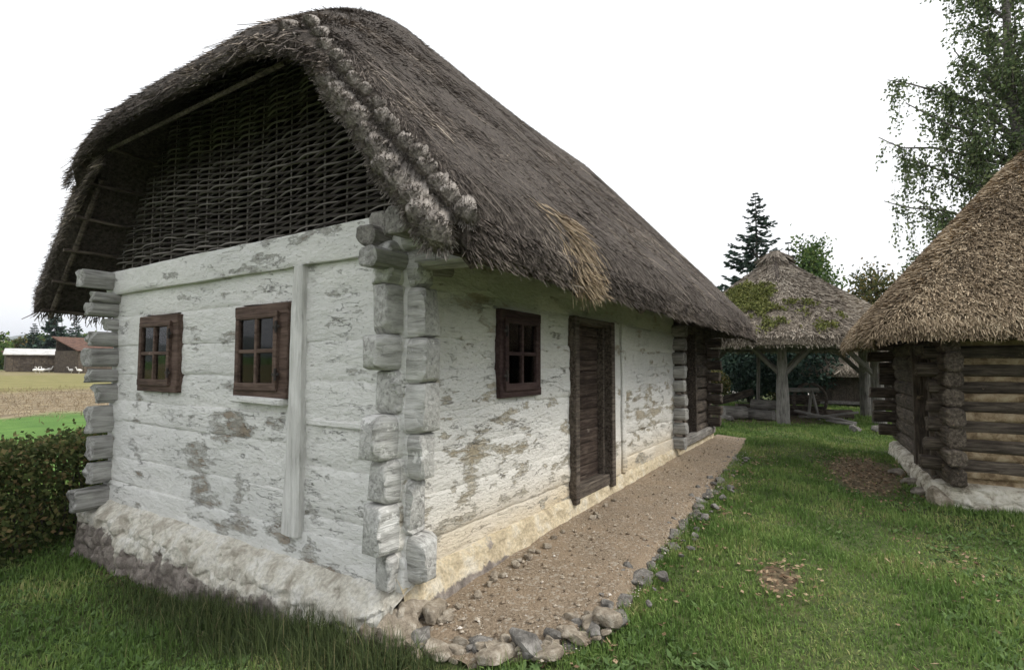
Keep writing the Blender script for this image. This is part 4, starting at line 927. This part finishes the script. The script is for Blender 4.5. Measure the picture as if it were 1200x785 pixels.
lying('log', 915, 19.6, 965, 19.4, .34, .34, .17, .17, 811, 'dark log lying across the middle of the shelter floor', 'log', 'darkwood')
lying('log', 918, 20.2, 958, 20.4, .32, .32, .46, .46, 812, 'dark log stacked on another at the back of the shelter', 'log', 'darkwood')
lying('log', 862, 19.2, 900, 19.6, .36, .34, .17, .17, 813, 'thick dark log at the back left under the shelter', 'log', 'darkwood')
lying('log', 965, 18.6, 996, 18.9, .30, .30, .15, .15, 814, 'dark log behind the boards near the right post', 'log', 'darkwood')
lying('pole', 887, 19.0, 889, 19.0, .10, .10, .0, 2.1, 815, 'thin upright pole behind the log pile left of the front post', 'pole')
lying('wooden_beam', 836, 17.6, 880, 18.6, .18, .22, .46, .78, 805, 'squared beam slanting up above the log pile at left', 'beam', 'darkwood', p=6)
for i, (a, d0, c, d1, z0, z1, lab) in enumerate(((930, 17.6, 985, 17.2, .25, .10, 'long pale plank sloping down towards the right post'), (945, 17.3, 1000, 16.7, .22, .06, 'grey plank lying crossways in front of the others'),
        (958, 17.8, 1003, 17.6, .10, .30, 'plank rising to the right behind the crossed boards'), (935, 18.2, 975, 18.3, .05, .05, 'plank flat on the ground at the back of the boards'), (968, 17.0, 998, 16.4, .08, .05, 'short board lying nearest the right post'))):
    lying('plank', a, d0, c, d1, .16, .06, z0+.04, z1+.04, 820+i, lab, 'plank', 'greywood', 'boards lying under the shelter', p=8)
tr = ground_at(934, 18.3); trs = empty('trestle', tuple(tr), pdir+.4, 'small wooden trestle with splayed legs under the shelter', 'trestle')
for sx_ in (-.45, .45):
    for s in (-1, 1): L, Mx = seg((s*.34, sx_, -.02), (s*.03, sx_*.9, .86)); obj('leg', beam(L, .07, .07, 840+int(s+sx_*9), p=4), M['greywood'], trs, Mx)
L, Mx = seg((0, -.6, .88), (0, .6, .88)); obj('top_beam', beam(L, .13, .13, 845, p=5), M['greywood'], trs, Mx)
wp = ground_at(948, 18.9); th = np.linspace(0, 2*np.pi, 33)[:-1]
wh = empty('wooden_wheel', (wp[0], wp[1], wp[2]), pdir+math.pi/2+.5, 'dark wooden wheel leaning among the boards under the shelter', 'wheel')
tt = np.linspace(0, 2*np.pi, 41); obj('rim', tube(np.stack([.52*np.cos(tt), tt*0, .54+.52*np.sin(tt)], -1), .05, 8, pinch=False), M['darkwood'], wh)
obj('hub', tube([(0, -.14, .54), (0, .14, .54)], .10, 12), M['darkwood'], wh)
for i in range(8): a = i*math.pi/4; obj('spoke', tube([(.05*math.cos(a), 0, .54+.05*math.sin(a)), (.5*math.cos(a), 0, .54+.5*math.sin(a))], .025, 6), M['darkwood'], wh)
for i, (px_, d_, L, lab) in enumerate(((1030, 15.6, .5, 'dark field stone in the grass right of the right post'), (1000, 15.2, .3, 'small stone beside the foot of the right post'), (853, 16.2, .35, 'grey stone in the grass at the shelter edge near the house'))):
    p = ground_at(px_, d_); o_ = stone(p[0], p[1], p[2]+.08, L, L*.8, L*.62, i, 0, parent=None, pool=[mesh('field_stone', *rock(1, 1, 1, 70+i))], name='field_stone'); o_.data.materials.append(M['limestone']); tag(o_, lab, 'stone')

# low thatched sty far behind, between the right post and the hut
gp = ground_at(1036, 25.5); sty = empty('thatched_sty', tuple(gp), pdir-.15, 'low plank sty with thatched roof far behind the hut corner', 'sty')
obj('wall', bx(2.0, 4.4, 1.25, .02, (0, 0, .68)), M['darkwood'], sty, smooth=False)
for i in range(18): obj('plank', bx(.035, .235, 1.2, .006, (1.02, -2.1+i*.247, .68+.01*(i % 3))), M['darkwood'], sty, smooth=False)
obj('sill', bx(.14, 4.6, .12, .01, (1.03, 0, .12)), M['greywood'], sty, smooth=False)
h_sty = lambda x, y: smin(1.35+.85*(1.55-x), 1.35+.85*(x+1.55), .3)
_, _, rs = roof_solid(lambda U, Vv: (-1.55+3.1*U, -2.75+5.5*Vv), h_sty, .28, 40, 60, .15, 41, .05)
sr = obj('roof', rs, M['pav_base'], sty)
x, y = scat(5000, -1.5, 1.55, -2.75, 2.75); st = obj('straw', straw_on(h_sty, x, y, (.15, .35), (.02, .04), .3, .08, 0.), M['pav_straw'], sr, smooth=False); st['kind'] = 'stuff'

# ================================================================== VEGETATION
def limb(p0, p1, r0, r1, bend=.08, n=10, seed=0, k=7):
    p0 = np.array(p0, float); p1 = np.array(p1, float); t = np.linspace(0, 1, n)[:, None]; L = np.linalg.norm(p1-p0)
    off = np.stack([n1(t[:, 0]*2.3+seed, seed+i, 2) for i in range(3)], -1)*bend*L*np.sin(np.pi*t*.9)
    P = p0+(p1-p0)*t+off; return P, tube(P, r0+(r1-r0)*t[:, 0], k)
def broadleaf(name, base, H, spread, ncl, nleaf, lsize, mat, label, group=None, trunk_r=.14, crown0=.3, seed=0, bark='bark', loose=1.):
    rr = np.random.default_rng(seed+500); e = empty(name, tuple(base), 0, label, 'tree', group); parts = []
    P, t = limb((0, 0, -.1), (rr.normal(0, .25), rr.normal(0, .25), H*.85), trunk_r, trunk_r*.25, .05, 14, seed); parts.append(t); LP, LD = [], []
    for i in range(ncl):
        s = crown0+(1-crown0)*rr.random()**.85; j = int(np.clip(s*13, 2, 12)); p = P[j]; a = rr.uniform(0, 6.28)
        rad = spread*math.sqrt(max(.05, 1-((s-.5)/.55)**2))*rr.uniform(.45, 1.05); q = p+np.array((math.cos(a)*rad, math.sin(a)*rad, H*.12*rr.uniform(-.2, 1.)))
        B, t = limb(p, q, trunk_r*.32, .012, .12, 7, seed+i); parts.append(t)
        m = int(nleaf/ncl); u = rr.random(m); c = B[np.clip((2+u*4.9).astype(int), 0, 6)]; LP.append(c+rr.normal(0, spread*.13*loose, (m, 3)))
    obj('trunk', cat(parts), M[bark], e); LP = np.concatenate(LP); n = len(LP)
    obj('crown', leaves(LP, rdir(n), rdir(n), rr.uniform(.7, 1.3, n)*lsize, rr.uniform(.45, .9, n)*lsize), M[mat], e, smooth=False)
    return e
def conifer(name, base, H, spread, nlev, label, mat='spruce', dens=1., z0=.06, group=None, seed=0, nsz=1.):
    rr = np.random.default_rng(seed+900); e = empty(name, tuple(base), 0, label, 'tree', group); parts = [tube(np.array([(0, 0, -.1), (0, 0, H*.5), (.02, 0, H)]), np.array([H*.016, H*.009, .012]), 8)]; LP, LD, LL = [], [], []
    for i in range(nlev):
        s = z0+(1-z0)*i/(nlev-1); z = s*H; rad = spread*(1-s)**.82*rr.uniform(.8, 1.1)+.12; nb = int(8-3*s)
        for b_ in range(nb):
            a = rr.uniform(0, 6.28); r = rad*rr.uniform(.6, 1.12); t = np.linspace(0, 1, 7); P = np.stack([math.cos(a)*r*t, math.sin(a)*r*t, z-.22*r*np.sin(np.pi*t*.8)+.16*r*t**2], -1)
            parts.append(tube(P, .02*(1-.8*t)*max(1, H/8), 4)); m = int(70*dens*max(.3, r/spread)); u = rr.random(m)**.7; c = np.stack([np.interp(u, t, P[:, j]) for j in range(3)], -1)
            sd = rr.choice([-1, 1], m)*rr.uniform(.15, 1.1, m); d = np.stack([np.cos(a+sd), np.sin(a+sd), rr.uniform(-.45, .25, m)], -1); LP.append(c); LD.append(nrmz(d)); LL.append(.35*(1.15-u*.6)*r*rr.uniform(.5, 1.1, m)*.6+.08)
    obj('trunk', cat(parts), M['bark'], e); LP, LD, LL = np.concatenate(LP), np.concatenate(LD), np.concatenate(LL)
    obj('crown', leaves(LP, LD, rdir(len(LP)), LL*nsz, np.clip(LL*.42, .06, .2)*nsz), M[mat], e, smooth=False); return e

# weeping birch rising behind the hut
bb = ground_at(1215, 21); birch = empty('birch_tree', tuple(bb), 0, 'tall weeping birch with hanging twigs rising behind the log hut', 'tree')
def bl(px, py, d): return at(px, d, py=py)-bb
parts = []; TP, t = limb((0, 0, -.1), bl(1175, -120, 21), .22, .06, .03, 18, 2, 10); parts.append(t); TW, LP = [], []
brr = np.random.default_rng(5)
tips = [(1040, 95, 21.5), (1030, 160, 21), (1036, 235, 22), (1062, 120, 20), (1085, 150, 22), (1100, 95, 21), (1045, 185, 22), (1075, 235, 21), (1120, 60, 20.5), (1135, 20, 22), (1110, -30, 21), (1150, 110, 20), (1165, 60, 22), (1180, 150, 21), (1190, 20, 20), (1085, -60, 21.5), (1060, -90, 21),
        (1120, 190, 22.5), (1140, 235, 21.5), (1155, 185, 20.5), (1205, 80, 21.5), (1225, 140, 21), (1250, 40, 21), (1240, -40, 20), (1200, -60, 22), (1160, -70, 21), (1280, 100, 22), (1290, 0, 21), (1100, 260, 21.5), (1060, 290, 22)]
for i, (px_, py_, d_) in enumerate(tips):
    q = bl(px_, py_, d_); hz = q[2]; zs = np.interp(hz-1.6, TP[:, 2], np.arange(len(TP))); p = TP[int(np.clip(zs, 2, 16))]
    B, t = limb(p, q, .06, .014, .07, 10, 40+i, 6); parts.append(t)
    for j in range(25):
        u = .25+.70*brr.random(); c = np.array([np.interp(u, np.linspace(0, 1, 10), B[:, k_]) for k_ in range(3)]); a = brr.uniform(0, 6.28); out = brr.uniform(.1, .6); ln = brr.uniform(.5, 2.1)
        tt = np.linspace(0, 1, 8); W_ = c+np.stack([math.cos(a)*out*np.sqrt(tt), math.sin(a)*out*np.sqrt(tt), .12*np.sin(tt*2.2)-ln*tt**1.5], -1)
        TW.append(tube(W_, .009*(1-.6*tt), 3)); m = int(16+ln*17); uu = brr.random(m)**.8; pts = np.stack([np.interp(uu, tt, W_[:, k_]) for k_ in range(3)], -1)+brr.normal(0, .07, (m, 3)); LP.append(pts)
obj('trunk', cat(parts), M['birchbark'], birch); obj('twigs', cat(TW), M['bark'], birch)
LP = np.concatenate(LP); n = len(LP); obj('crown', leaves(LP, nrmz(rdir(n)+np.array((0, 0, -.8))), rdir(n), brr.uniform(.08, .14, n), brr.uniform(.055, .10, n)), M['birch'], birch, smooth=False)

conifer('spruce_tree', ground_at(890, 38), 12.9, 4.0, 56, 'tall dark spruce rising behind the mossy shelter roof', dens=1.3, seed=1, nsz=1.25)
broadleaf('green_tree', ground_at(952, 37), 10.4, 2.2, 34, 5200, .22, 'green', 'light green leafy tree right of the spruce behind the shelter', seed=2, trunk_r=.12, crown0=.35, loose=1.2)
conifer('young_spruce', ground_at(928, 36), 9.0, 1.5, 22, 'narrow dark spruce tip just right of the shelter peak', seed=3, nsz=1.2)
broadleaf('round_tree', ground_at(1030, 27), 6.6, 2.0, 34, 7500, .16, 'autumn', 'round tree with turning leaves left of the birch, above the hut eave', seed=4, trunk_r=.12, crown0=.22, loose=1.25)
# dark evergreens seen through the shelter
def bush(name, base, rx, ry, h, n, lsize, mat, label, group=None, seed=0, stems=9, catn='bush'):
    rr = np.random.default_rng(seed+700); e = empty(name, tuple(base), 0, label, catn, group); parts = []; LP = []
    for i in range(stems):
        a = rr.uniform(0, 6.28); q = np.array((math.cos(a)*rx*.7*rr.random(), math.sin(a)*ry*.7*rr.random(), h*rr.uniform(.6, .95))); B, t = limb((q[0]*.2, q[1]*.2, -.05), q, .03, .008, .1, 8, seed+i, 5); parts.append(t)
    u = rdir(n); r = rr.random(n)**.4; lump = 1+.28*fbm(u*2.2+seed, seed, 3); P = u*r[:, None]*lump[:, None]*np.array((rx, ry, h*.52))+np.array((0, 0, h*.52)); P = P[P[:, 2] > .02]; n = len(P)
    obj('stem', cat(parts), M['bark'], e); obj('foliage', leaves(P, rdir(n), rdir(n), rr.uniform(.7, 1.3, n)*lsize, rr.uniform(.5, .9, n)*lsize), M[mat], e, smooth=False); return e
bush('dark_bush', ground_at(878, 24.5), 1.05, 1.2, 3.3, 8000, .15, 'spruce', 'dark evergreen bush seen under the shelter left of the front post', seed=1)
bush('dark_bush', ground_at(942, 25), 1.7, 1.5, 3.3, 9000, .15, 'spruce', 'dark evergreen bush seen under the shelter right of the front post', seed=2)
bush('dark_bush', ground_at(912, 26.5), 1.4, 1.4, 2.9, 6000, .16, 'hedge', 'dark leafy bush straight behind the front post of the shelter', seed=8)
bush('round_bush', ground_at(838, 23), .6, .6, 1.35, 2600, .10, 'autumn', 'small brownish bush in the gap beside the house corner', seed=3)
bush('far_bush', ground_at(848, 52), 3.2, 3, 3.6, 5000, .3, 'green', 'light green bush far off in the gap beside the house', seed=4)
for i, (px_, d_, H, lab) in enumerate(((830, 60, 7, 'distant leafy tree partly hidden behind the house eave'), (985, 58, 7.5, 'distant leafy tree behind the right post'), (1090, 55, 8, 'distant leafy tree hidden mostly by the hut'), (915, 64, 7, 'distant leafy tree behind the dark bushes'))):
    broadleaf('distant_tree', ground_at(px_, d_), H, 2.8, 26, 3000, .38, 'green', lab, seed=20+i, trunk_r=.2, crown0=.15)
lane = at(852, 34); V = []
for t in np.linspace(-1, 1, 20):
    for s in (-1, 1):
        x = lane[0]+s*1.1+.4*t; y = lane[1]+t*7; V.append((x, y, float(gz(x, y))+.03))
struct(obj('lane', (np.array(V), gridF(20, 2)[:, ::-1]), M['concrete']))

# hedge left of the house
h0 = at(-150, 6.9); h1 = at(190, 9.6); hv = h1-h0; hL = float(np.hypot(hv[0], hv[1])); hz0 = -.47
hedge = empty('hedge', (h0[0], h0[1], hz0), math.atan2(hv[1], hv[0]), 'clipped leafy hedge left of the house corner', 'hedge')
n = 21000; x = rng.random(n)*hL; u = rng.random(n); ed = rng.random(n) < .6
y = np.where(ed, rng.choice([-1, 1], n)*(.30+.08*rng.normal(size=n)), rng.uniform(-.33, .33, n)); z = 1.10*u**.8+.05*fbm(np.stack([x*2, y*2, x*0], -1), 3, 3)
topm = rng.random(n) < .22; z = np.where(topm, 1.08+.06*rng.normal(size=n)+.07*n1(x*2.4, 5), z); y = np.where(topm, rng.uniform(-.34, .34, n), y)
gap = fbm(np.stack([x*4.5, z*5, y*2], -1), 13, 3); keep = gap > -.10-.3*(z > .95); x, y, z = x[keep], y[keep], z[keep]; n = len(x)
obj('foliage', leaves(np.stack([x, y, z], -1), rdir(n), nrmz(rdir(n)+np.array((0, -.5, .6))), rng.uniform(.04, .075, n), rng.uniform(.03, .05, n)), M['hedge'], hedge, smooth=False)
parts = []
for i in range(190):
    xx = rng.random()*hL; yy = rng.uniform(-.2, .2); parts.append(limb((xx, yy, -.05), (xx+rng.normal(0, .2), yy+rng.normal(0, .14), rng.uniform(.6, 1.1)), .012, .004, .12, 7, i, 4)[1])
obj('stems', cat(parts), M['bark'], hedge)

# far left: sheds, fence, trees, geese
def shed(name, px, d, L, Dp, H, rise, label, rmat, rz=0., wmat='hutwood'):
    p = ground_at(px, d); face = math.atan2(CAM[1]-p[1], CAM[0]-p[0])-math.pi/2; e = empty(name, tuple(p), face+rz, label, 'shed')
    obj('wall', bx(L, Dp, H, .02, (0, 0, H/2-.05)), M[wmat], e, smooth=False); nb = max(4, int(L/.5))
    for i in range(nb): obj('board', bx(L/nb-.04, .05, H-.1, .01, (-L/2+(i+.5)*L/nb, Dp/2+.02, H/2-.03)), M[wmat], e, smooth=False)
    sl_ = math.atan2(rise, Dp); rf = obj('roof', bx(L+.5, math.hypot(Dp, rise)+.6, .12, .02), M[rmat], e, Matrix.Translation((0, 0, H+rise/2+.02)) @ Matrix.Rotation(-sl_, 4, 'X'), smooth=False)
    obj('gable_board', bx(L-.1, .06, rise, .01, (0, -Dp/2+.04, H+rise/2-.05)), M[wmat], e, smooth=False)
    obj('door', bx(.8, .06, H*.85, .01, (L*.2, Dp/2+.05, H*.42)), M['darkwood'], e, smooth=False); return e
shed('plank_shed', 44, 77, 4.9, 3.0, 1.8, .55, 'long plank shed with pale flat roof across the field', 'metalroof')
shed('gabled_shed', 104, 72, 4.2, 4., 2.3, 1.3, 'taller shed with brown pitched roof beside the house corner, across the field', 'tile', .5)
shed('far_hut', 22, 84, 2.2, 2., 1.8, .3, 'small grey outbuilding left of the long plank shed', 'tile', .2)
fp = ground_at(74, 80); ff = math.atan2(CAM[1]-fp[1], CAM[0]-fp[0])+math.pi/2; fn = empty('board_fence', tuple(fp), ff, 'grey board fence between the two far sheds', 'fence')
for i in range(12): obj('board', bx(.28, .04, 1.5, .01, (-1.9+i*.34, 0, .75)), M['greywood'], fn, smooth=False)
for z in (.4, 1.2): obj('rail', bx(4.2, .06, .1, .01, (0, -.06, z)), M['greywood'], fn, smooth=False)
for i in range(3): obj('post', bx(.12, .12, 1.7, .01, (-2.05+i*2.05, -.12, .8)), M['greywood'], fn, smooth=False)
fh = ground_at(-6, 120); fe = empty('far_house', tuple(fh), 1.2, 'cream far house with pale roof at the left edge', 'house')
obj('wall', bx(7, 5, 2.6, .03, (0, 0, 1.3)), M['cream'], fe, smooth=False)
V = np.array([(-3.8, -2.9, 2.5), (3.8, -2.9, 2.5), (3.8, 2.9, 2.5), (-3.8, 2.9, 2.5), (-3.8, 0, 4.6), (3.8, 0, 4.6)]); obj('roof', (V, [np.array([(0, 1, 5, 4), (2, 3, 4, 5), (3, 2, 1, 0)]), np.array([(0, 4, 3), (1, 2, 5)])]), M['cream'], fe, smooth=False)
for i in range(3): obj('window', bx(.9, .1, 1.1, .02, (-2+i*2, -2.53, 1.4)), M['darkwood'], fe, smooth=False)
def goose(px, d, lab, rz):
    p = ground_at(px, d); parts = []
    t = np.linspace(0, 1, 9); B = np.stack([-.34+.62*t, t*0, .36+.05*t], -1); parts.append(tube(B, .17*np.sin(np.pi*(.12+.80*t))**.8, 10))
    N_ = np.array([(.2, 0, .42), (.30, 0, .55), (.33, 0, .70), (.37, 0, .76), (.45, 0, .75), (.53, 0, .73)]); parts.append(tube(N_, np.array([.08, .05, .042, .055, .04, .012]), 8))
    for s in (-.07, .07): parts.append(tube(np.array([(.0, s, .28), (.0, s, .0), (.08, s, .0)]), .014, 5))
    o_ = obj('goose', cat(parts), M['white'], None, Matrix.Translation(p) @ Matrix.Rotation(rz, 4, 'Z') @ Matrix.Scale(.8, 4)); tag(o_, lab, 'goose', 'white geese in front of the far sheds')
for px_, d_, lab, rz in ((42, 71, 'leftmost white goose before the long shed', .4), (47, 70, 'second white goose from the left before the long shed', 3.), (51, 72, 'white goose near the right end of the long shed', 1.9), (58, 73, 'white goose just right of the long shed', .2),
        (84, 70, 'white goose left of the gabled shed by the fence', 2.6), (89, 71, 'white goose close before the gabled shed', .5), (93, 69, 'white goose nearest the house corner logs', 3.4)): goose(px_, d_, lab, rz)
conifer('far_spruce', ground_at(62, 96), 8.6, 2.6, 34, 'big far spruce standing behind the long shed', seed=11, nsz=2.2, dens=.9)
conifer('far_spruce', ground_at(38, 100), 6.2, 1.8, 26, 'smaller far spruce left of the big one', seed=12, nsz=2.2, dens=.8)
conifer('far_spruce', ground_at(87, 98), 7.2, 1.9, 28, 'narrow far spruce beside the gabled shed', seed=13, nsz=2.2, dens=.8)
for i, (px_, d_, H, lab) in enumerate(((8, 110, 5.2, 'far leafy tree at the left edge before the hills'), (24, 105, 4.8, 'far leafy tree behind the small outbuilding'), (50, 112, 5.6, 'far leafy tree left of the big far spruce'), (76, 110, 6.0, 'far leafy tree right of the big far spruce'),
        (98, 108, 6.2, 'far leafy tree behind the gabled shed'), (-14, 112, 5.5, 'far leafy tree just outside the left edge'), (-3, 90, 3.4, 'low far bush at the left edge of the field'))):
    broadleaf('far_tree', ground_at(px_, d_), H, 2.6, 16, 1500, .45, 'autumn' if i % 2 else 'green', lab, seed=40+i, trunk_r=.2, crown0=.12)
# dry stalks on the stubble
n = 9000; a = np.array([at(q, d) for q, d in zip(rng.uniform(-60, 220, n), rng.uniform(23.5, 40, n)+rng.normal(0, 1.2, n))]); a[:, 2] = gz(a[:, 0], a[:, 1])-.01
sb_ = obj('stubble', quads(a, nrmz(rdir(n)*.7+np.array((0, 0, .35))), rdir(n), rng.uniform(.05, .2, n), rng.uniform(.01, .02, n), 0, .5), mat_island('dry_stalks', [(0, (.14, .10, .06)), (1, (.34, .27, .17))]), smooth=False)
tag(sb_, 'dry stubble stalks on the tilled strip beyond the hedge', 'stubble', kind='stuff')

# ------------------------------------------------------------------ grass
def allowed(x, y):
    ok = ~((x > -.17) & (x < 9.0) & (y > -.12) & (y < 4.46))
    onp = (x > -.15) & (x < 9.3) & (y < .1) & (y > path_edge(x)+.02); ok &= ~onp
    lx = (x-HO[0])*math.cos(HR)+(y-HO[1])*math.sin(HR); ly = -(x-HO[0])*math.sin(HR)+(y-HO[1])*math.cos(HR)
    ok &= ~((lx > -.12) & (lx < 4.15) & (ly < .12) & (ly > -4.4)); return ok
def blades(x, y, H, W, lean=.7, z=None):
    n = len(x); P = np.stack([x, y, (gz(x, y) if z is None else z)-.006], -1); a = rng.uniform(0, 6.28, n); ln = np.abs(rng.normal(0, lean, n)).clip(0, 1.6)
    D = np.stack([np.cos(a), np.sin(a), a*0], -1); S = np.stack([-np.sin(a), np.cos(a), a*0], -1); S = nrmz(S+rng.normal(0, .3, (n, 3)))
    up = np.array((0, 0, 1.)); m = P+(up*np.cos(ln*.5)[:, None]+D*np.sin(ln*.5)[:, None])*(H*.55)[:, None]; t = m+(up*np.cos(ln*1.15)[:, None]+D*np.sin(ln*1.15)[:, None])*(H*.55)[:, None]
    W = W[:, None]; V = np.stack([P-S*W*.5, P+S*W*.5, m+S*W*.42, m-S*W*.42, t], 1).reshape(-1, 3); b5 = np.arange(n)[:, None]*5
    return V, [b5+np.array([[0, 1, 2, 3]]), b5+np.array([[3, 2, 4]])]
def scatter(dens_fn, x0, x1, y0, y1, cell=.5):
    gx_, gy_ = np.meshgrid(np.arange(x0, x1, cell), np.arange(y0, y1, cell), indexing='ij'); cx, cy = gx_.ravel()+cell/2, gy_.ravel()+cell/2
    dd = np.hypot(cx-CAM[0], cy-CAM[1]); ang = np.abs((np.arctan2(cy-CAM[1], cx-CAM[0])-CAM_YAW+np.pi) % (2*np.pi)-np.pi)
    cnt = rng.poisson(dens_fn(dd)*cell*cell*(ang < R_(58))*(dd > 1.0)); i = np.repeat(np.arange(len(cx)), cnt)
    x = cx[i]+rng.uniform(-.5, .5, len(i))*cell; y = cy[i]+rng.uniform(-.5, .5, len(i))*cell; ok = allowed(x, y); return x[ok], y[ok]
x, y = scatter(lambda d: np.clip(5200*(3.2/np.maximum(d, 3.2))**1.35, 330, 5200), -2.5, 21, -9, 9)
def bare(x, y):
    b_ = np.zeros(len(x)); nz = fbm(np.stack([x*5, y*5, x*0], -1), 50, 3)
    for cx, cy, rx, ry in ((7.3, -2.55, 1.5, .5), (2.1, -1.9, .26, .15), (15.5, .2, 2.6, 2.2)): b_ = np.maximum(b_, 1.25-((x-cx)/rx)**2-((y-cy)/ry)**2+nz*.5)
    return b_
k_ = rng.random(len(x)) > np.clip(bare(x, y)*1.6, 0, .96); x, y = x[k_], y[k_]
d = np.hypot(x-CAM[0], y-CAM[1]); tuft = np.clip(fbm(np.stack([x*1.7, y*1.7, x*0], -1), 60, 3)*1.6+.5, 0, 1)
H = rng.uniform(.022, .055, len(x))*(.65+.8*tuft)*(1+d/28); Wd = rng.uniform(.0035, .007, len(x))*(1+d/6)
lawn = obj('grass', blades(x, y, H, Wd, .8), M['grass'], smooth=False); tag(lawn, 'short green lawn grass around the house and path', 'grass', kind='stuff')
# longer dark grass against the gable footing and around the path head
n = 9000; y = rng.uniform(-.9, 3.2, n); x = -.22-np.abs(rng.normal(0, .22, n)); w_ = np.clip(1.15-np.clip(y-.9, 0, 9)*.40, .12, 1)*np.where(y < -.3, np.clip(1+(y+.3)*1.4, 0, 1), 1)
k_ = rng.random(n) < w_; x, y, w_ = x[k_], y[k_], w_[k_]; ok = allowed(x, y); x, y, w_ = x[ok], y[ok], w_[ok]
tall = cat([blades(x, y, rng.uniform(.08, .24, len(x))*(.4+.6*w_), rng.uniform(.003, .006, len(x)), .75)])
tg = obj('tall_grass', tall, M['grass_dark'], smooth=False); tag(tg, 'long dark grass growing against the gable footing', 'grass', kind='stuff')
# edge tufts along the kerb and the hut footing
x = rng.uniform(-.1, 9.2, 5200); y = path_edge(x)-.02-np.abs(rng.normal(0, .09, len(x))); x2 = rng.uniform(4.9, 5.75, 2600); y2 = -3.1-rng.random(2600)*2.5; x2 = 5.7-np.abs(rng.normal(0, .12, 2600)); x = np.concatenate([x, x2]); y = np.concatenate([y, y2])
ok = allowed(x, y) & (rng.random(len(x)) < .25+.75*(fbm(np.stack([x*3, y*3, x*0], -1), 70, 2) > -.1)); x, y = x[ok], y[ok]
tg = obj('edge_grass', blades(x, y, rng.uniform(.04, .12, len(x)), rng.uniform(.004, .008, len(x)), .8), M['grass'], smooth=False); tag(tg, 'ragged grass tufts along the kerb stones and hut footing', 'grass', kind='stuff')
# broad weed leaves in the lawn
x, y = scatter(lambda d: np.clip(170*(3/np.maximum(d, 3)), 18, 170), -2, 14, -8, 8); k_ = (fbm(np.stack([x*.8, y*.8, x*0], -1), 90, 3) > -.12) & (bare(x, y) < .3); x, y = x[k_], y[k_]
m = 5; cx, cy = np.repeat(x, m), np.repeat(y, m); n = len(cx); a = rng.uniform(0, 6.28, n); D = nrmz(np.stack([np.cos(a), np.sin(a), rng.uniform(.1, .8, n)], -1)); P = np.stack([cx, cy, gz(cx, cy)+.012], -1)
wd = obj('weeds', leaves(P, D, nrmz(np.stack([-D[:, 0]*.4, -D[:, 1]*.4, np.ones(n)], -1)+rng.normal(0, .2, (n, 3))), rng.uniform(.03, .075, n), rng.uniform(.014, .03, n)), M['weed'], smooth=False); tag(wd, 'low broad-leaved weeds scattered through the lawn', 'weeds', kind='stuff')
# fallen leaves
def litter(n, cx, cy, sx, sy): return cx+rng.normal(0, sx, n), cy+rng.normal(0, sy, n)
L_ = [litter(1500, 7.3, -2.5, .9, .32), litter(130, 2.1, -1.9, .2, .12), litter(500, 4.6, -1.1, 2.6, .16), (rng.uniform(-1, 12, 260), rng.uniform(-4, -.9, 260)), litter(60, 3.2, -3.1, .4, .12)]
x = np.concatenate([q[0] for q in L_]); y = np.concatenate([q[1] for q in L_]); ok = allowed(x, y); x, y = x[ok], y[ok]; n = len(x); a = rng.uniform(0, 6.28, n)
P = np.stack([x, y, gz(x, y)+.02+.02*rng.random(n)], -1); lf = obj('fallen_leaves', leaves(P, nrmz(np.stack([np.cos(a), np.sin(a), rng.normal(0, .25, n)], -1)), nrmz(np.stack([rng.normal(0, .35, n), rng.normal(0, .35, n), np.ones(n)], -1)), rng.uniform(.025, .06, n), rng.uniform(.018, .035, n)), M['litter'], smooth=False)
tag(lf, 'brown fallen leaves lying on the lawn and by the hut door', 'leaves', kind='stuff')

# ------------------------------------------------------------------ haze over the far field and hills
hz = obj('haze', bx(9400, 9400, 260, .01, (900, 900, 100)), None, smooth=False)
hm = bpy.data.materials.new('haze_air'); hm.use_nodes = True; hm.node_tree.nodes.clear()
ho = hm.node_tree.nodes.new('ShaderNodeOutputMaterial'); hv_ = hm.node_tree.nodes.new('ShaderNodeVolumePrincipled')
hv_.inputs['Color'].default_value = (.86, .91, 1, 1); hv_.inputs['Density'].default_value = .00022; hv_.inputs['Anisotropy'].default_value = .1
hm.node_tree.links.new(hv_.outputs[0], ho.inputs['Volume']); hz.data.materials.append(hm)
tag(hz, 'thin pale haze in the air over the far hills', 'haze', kind='stuff')
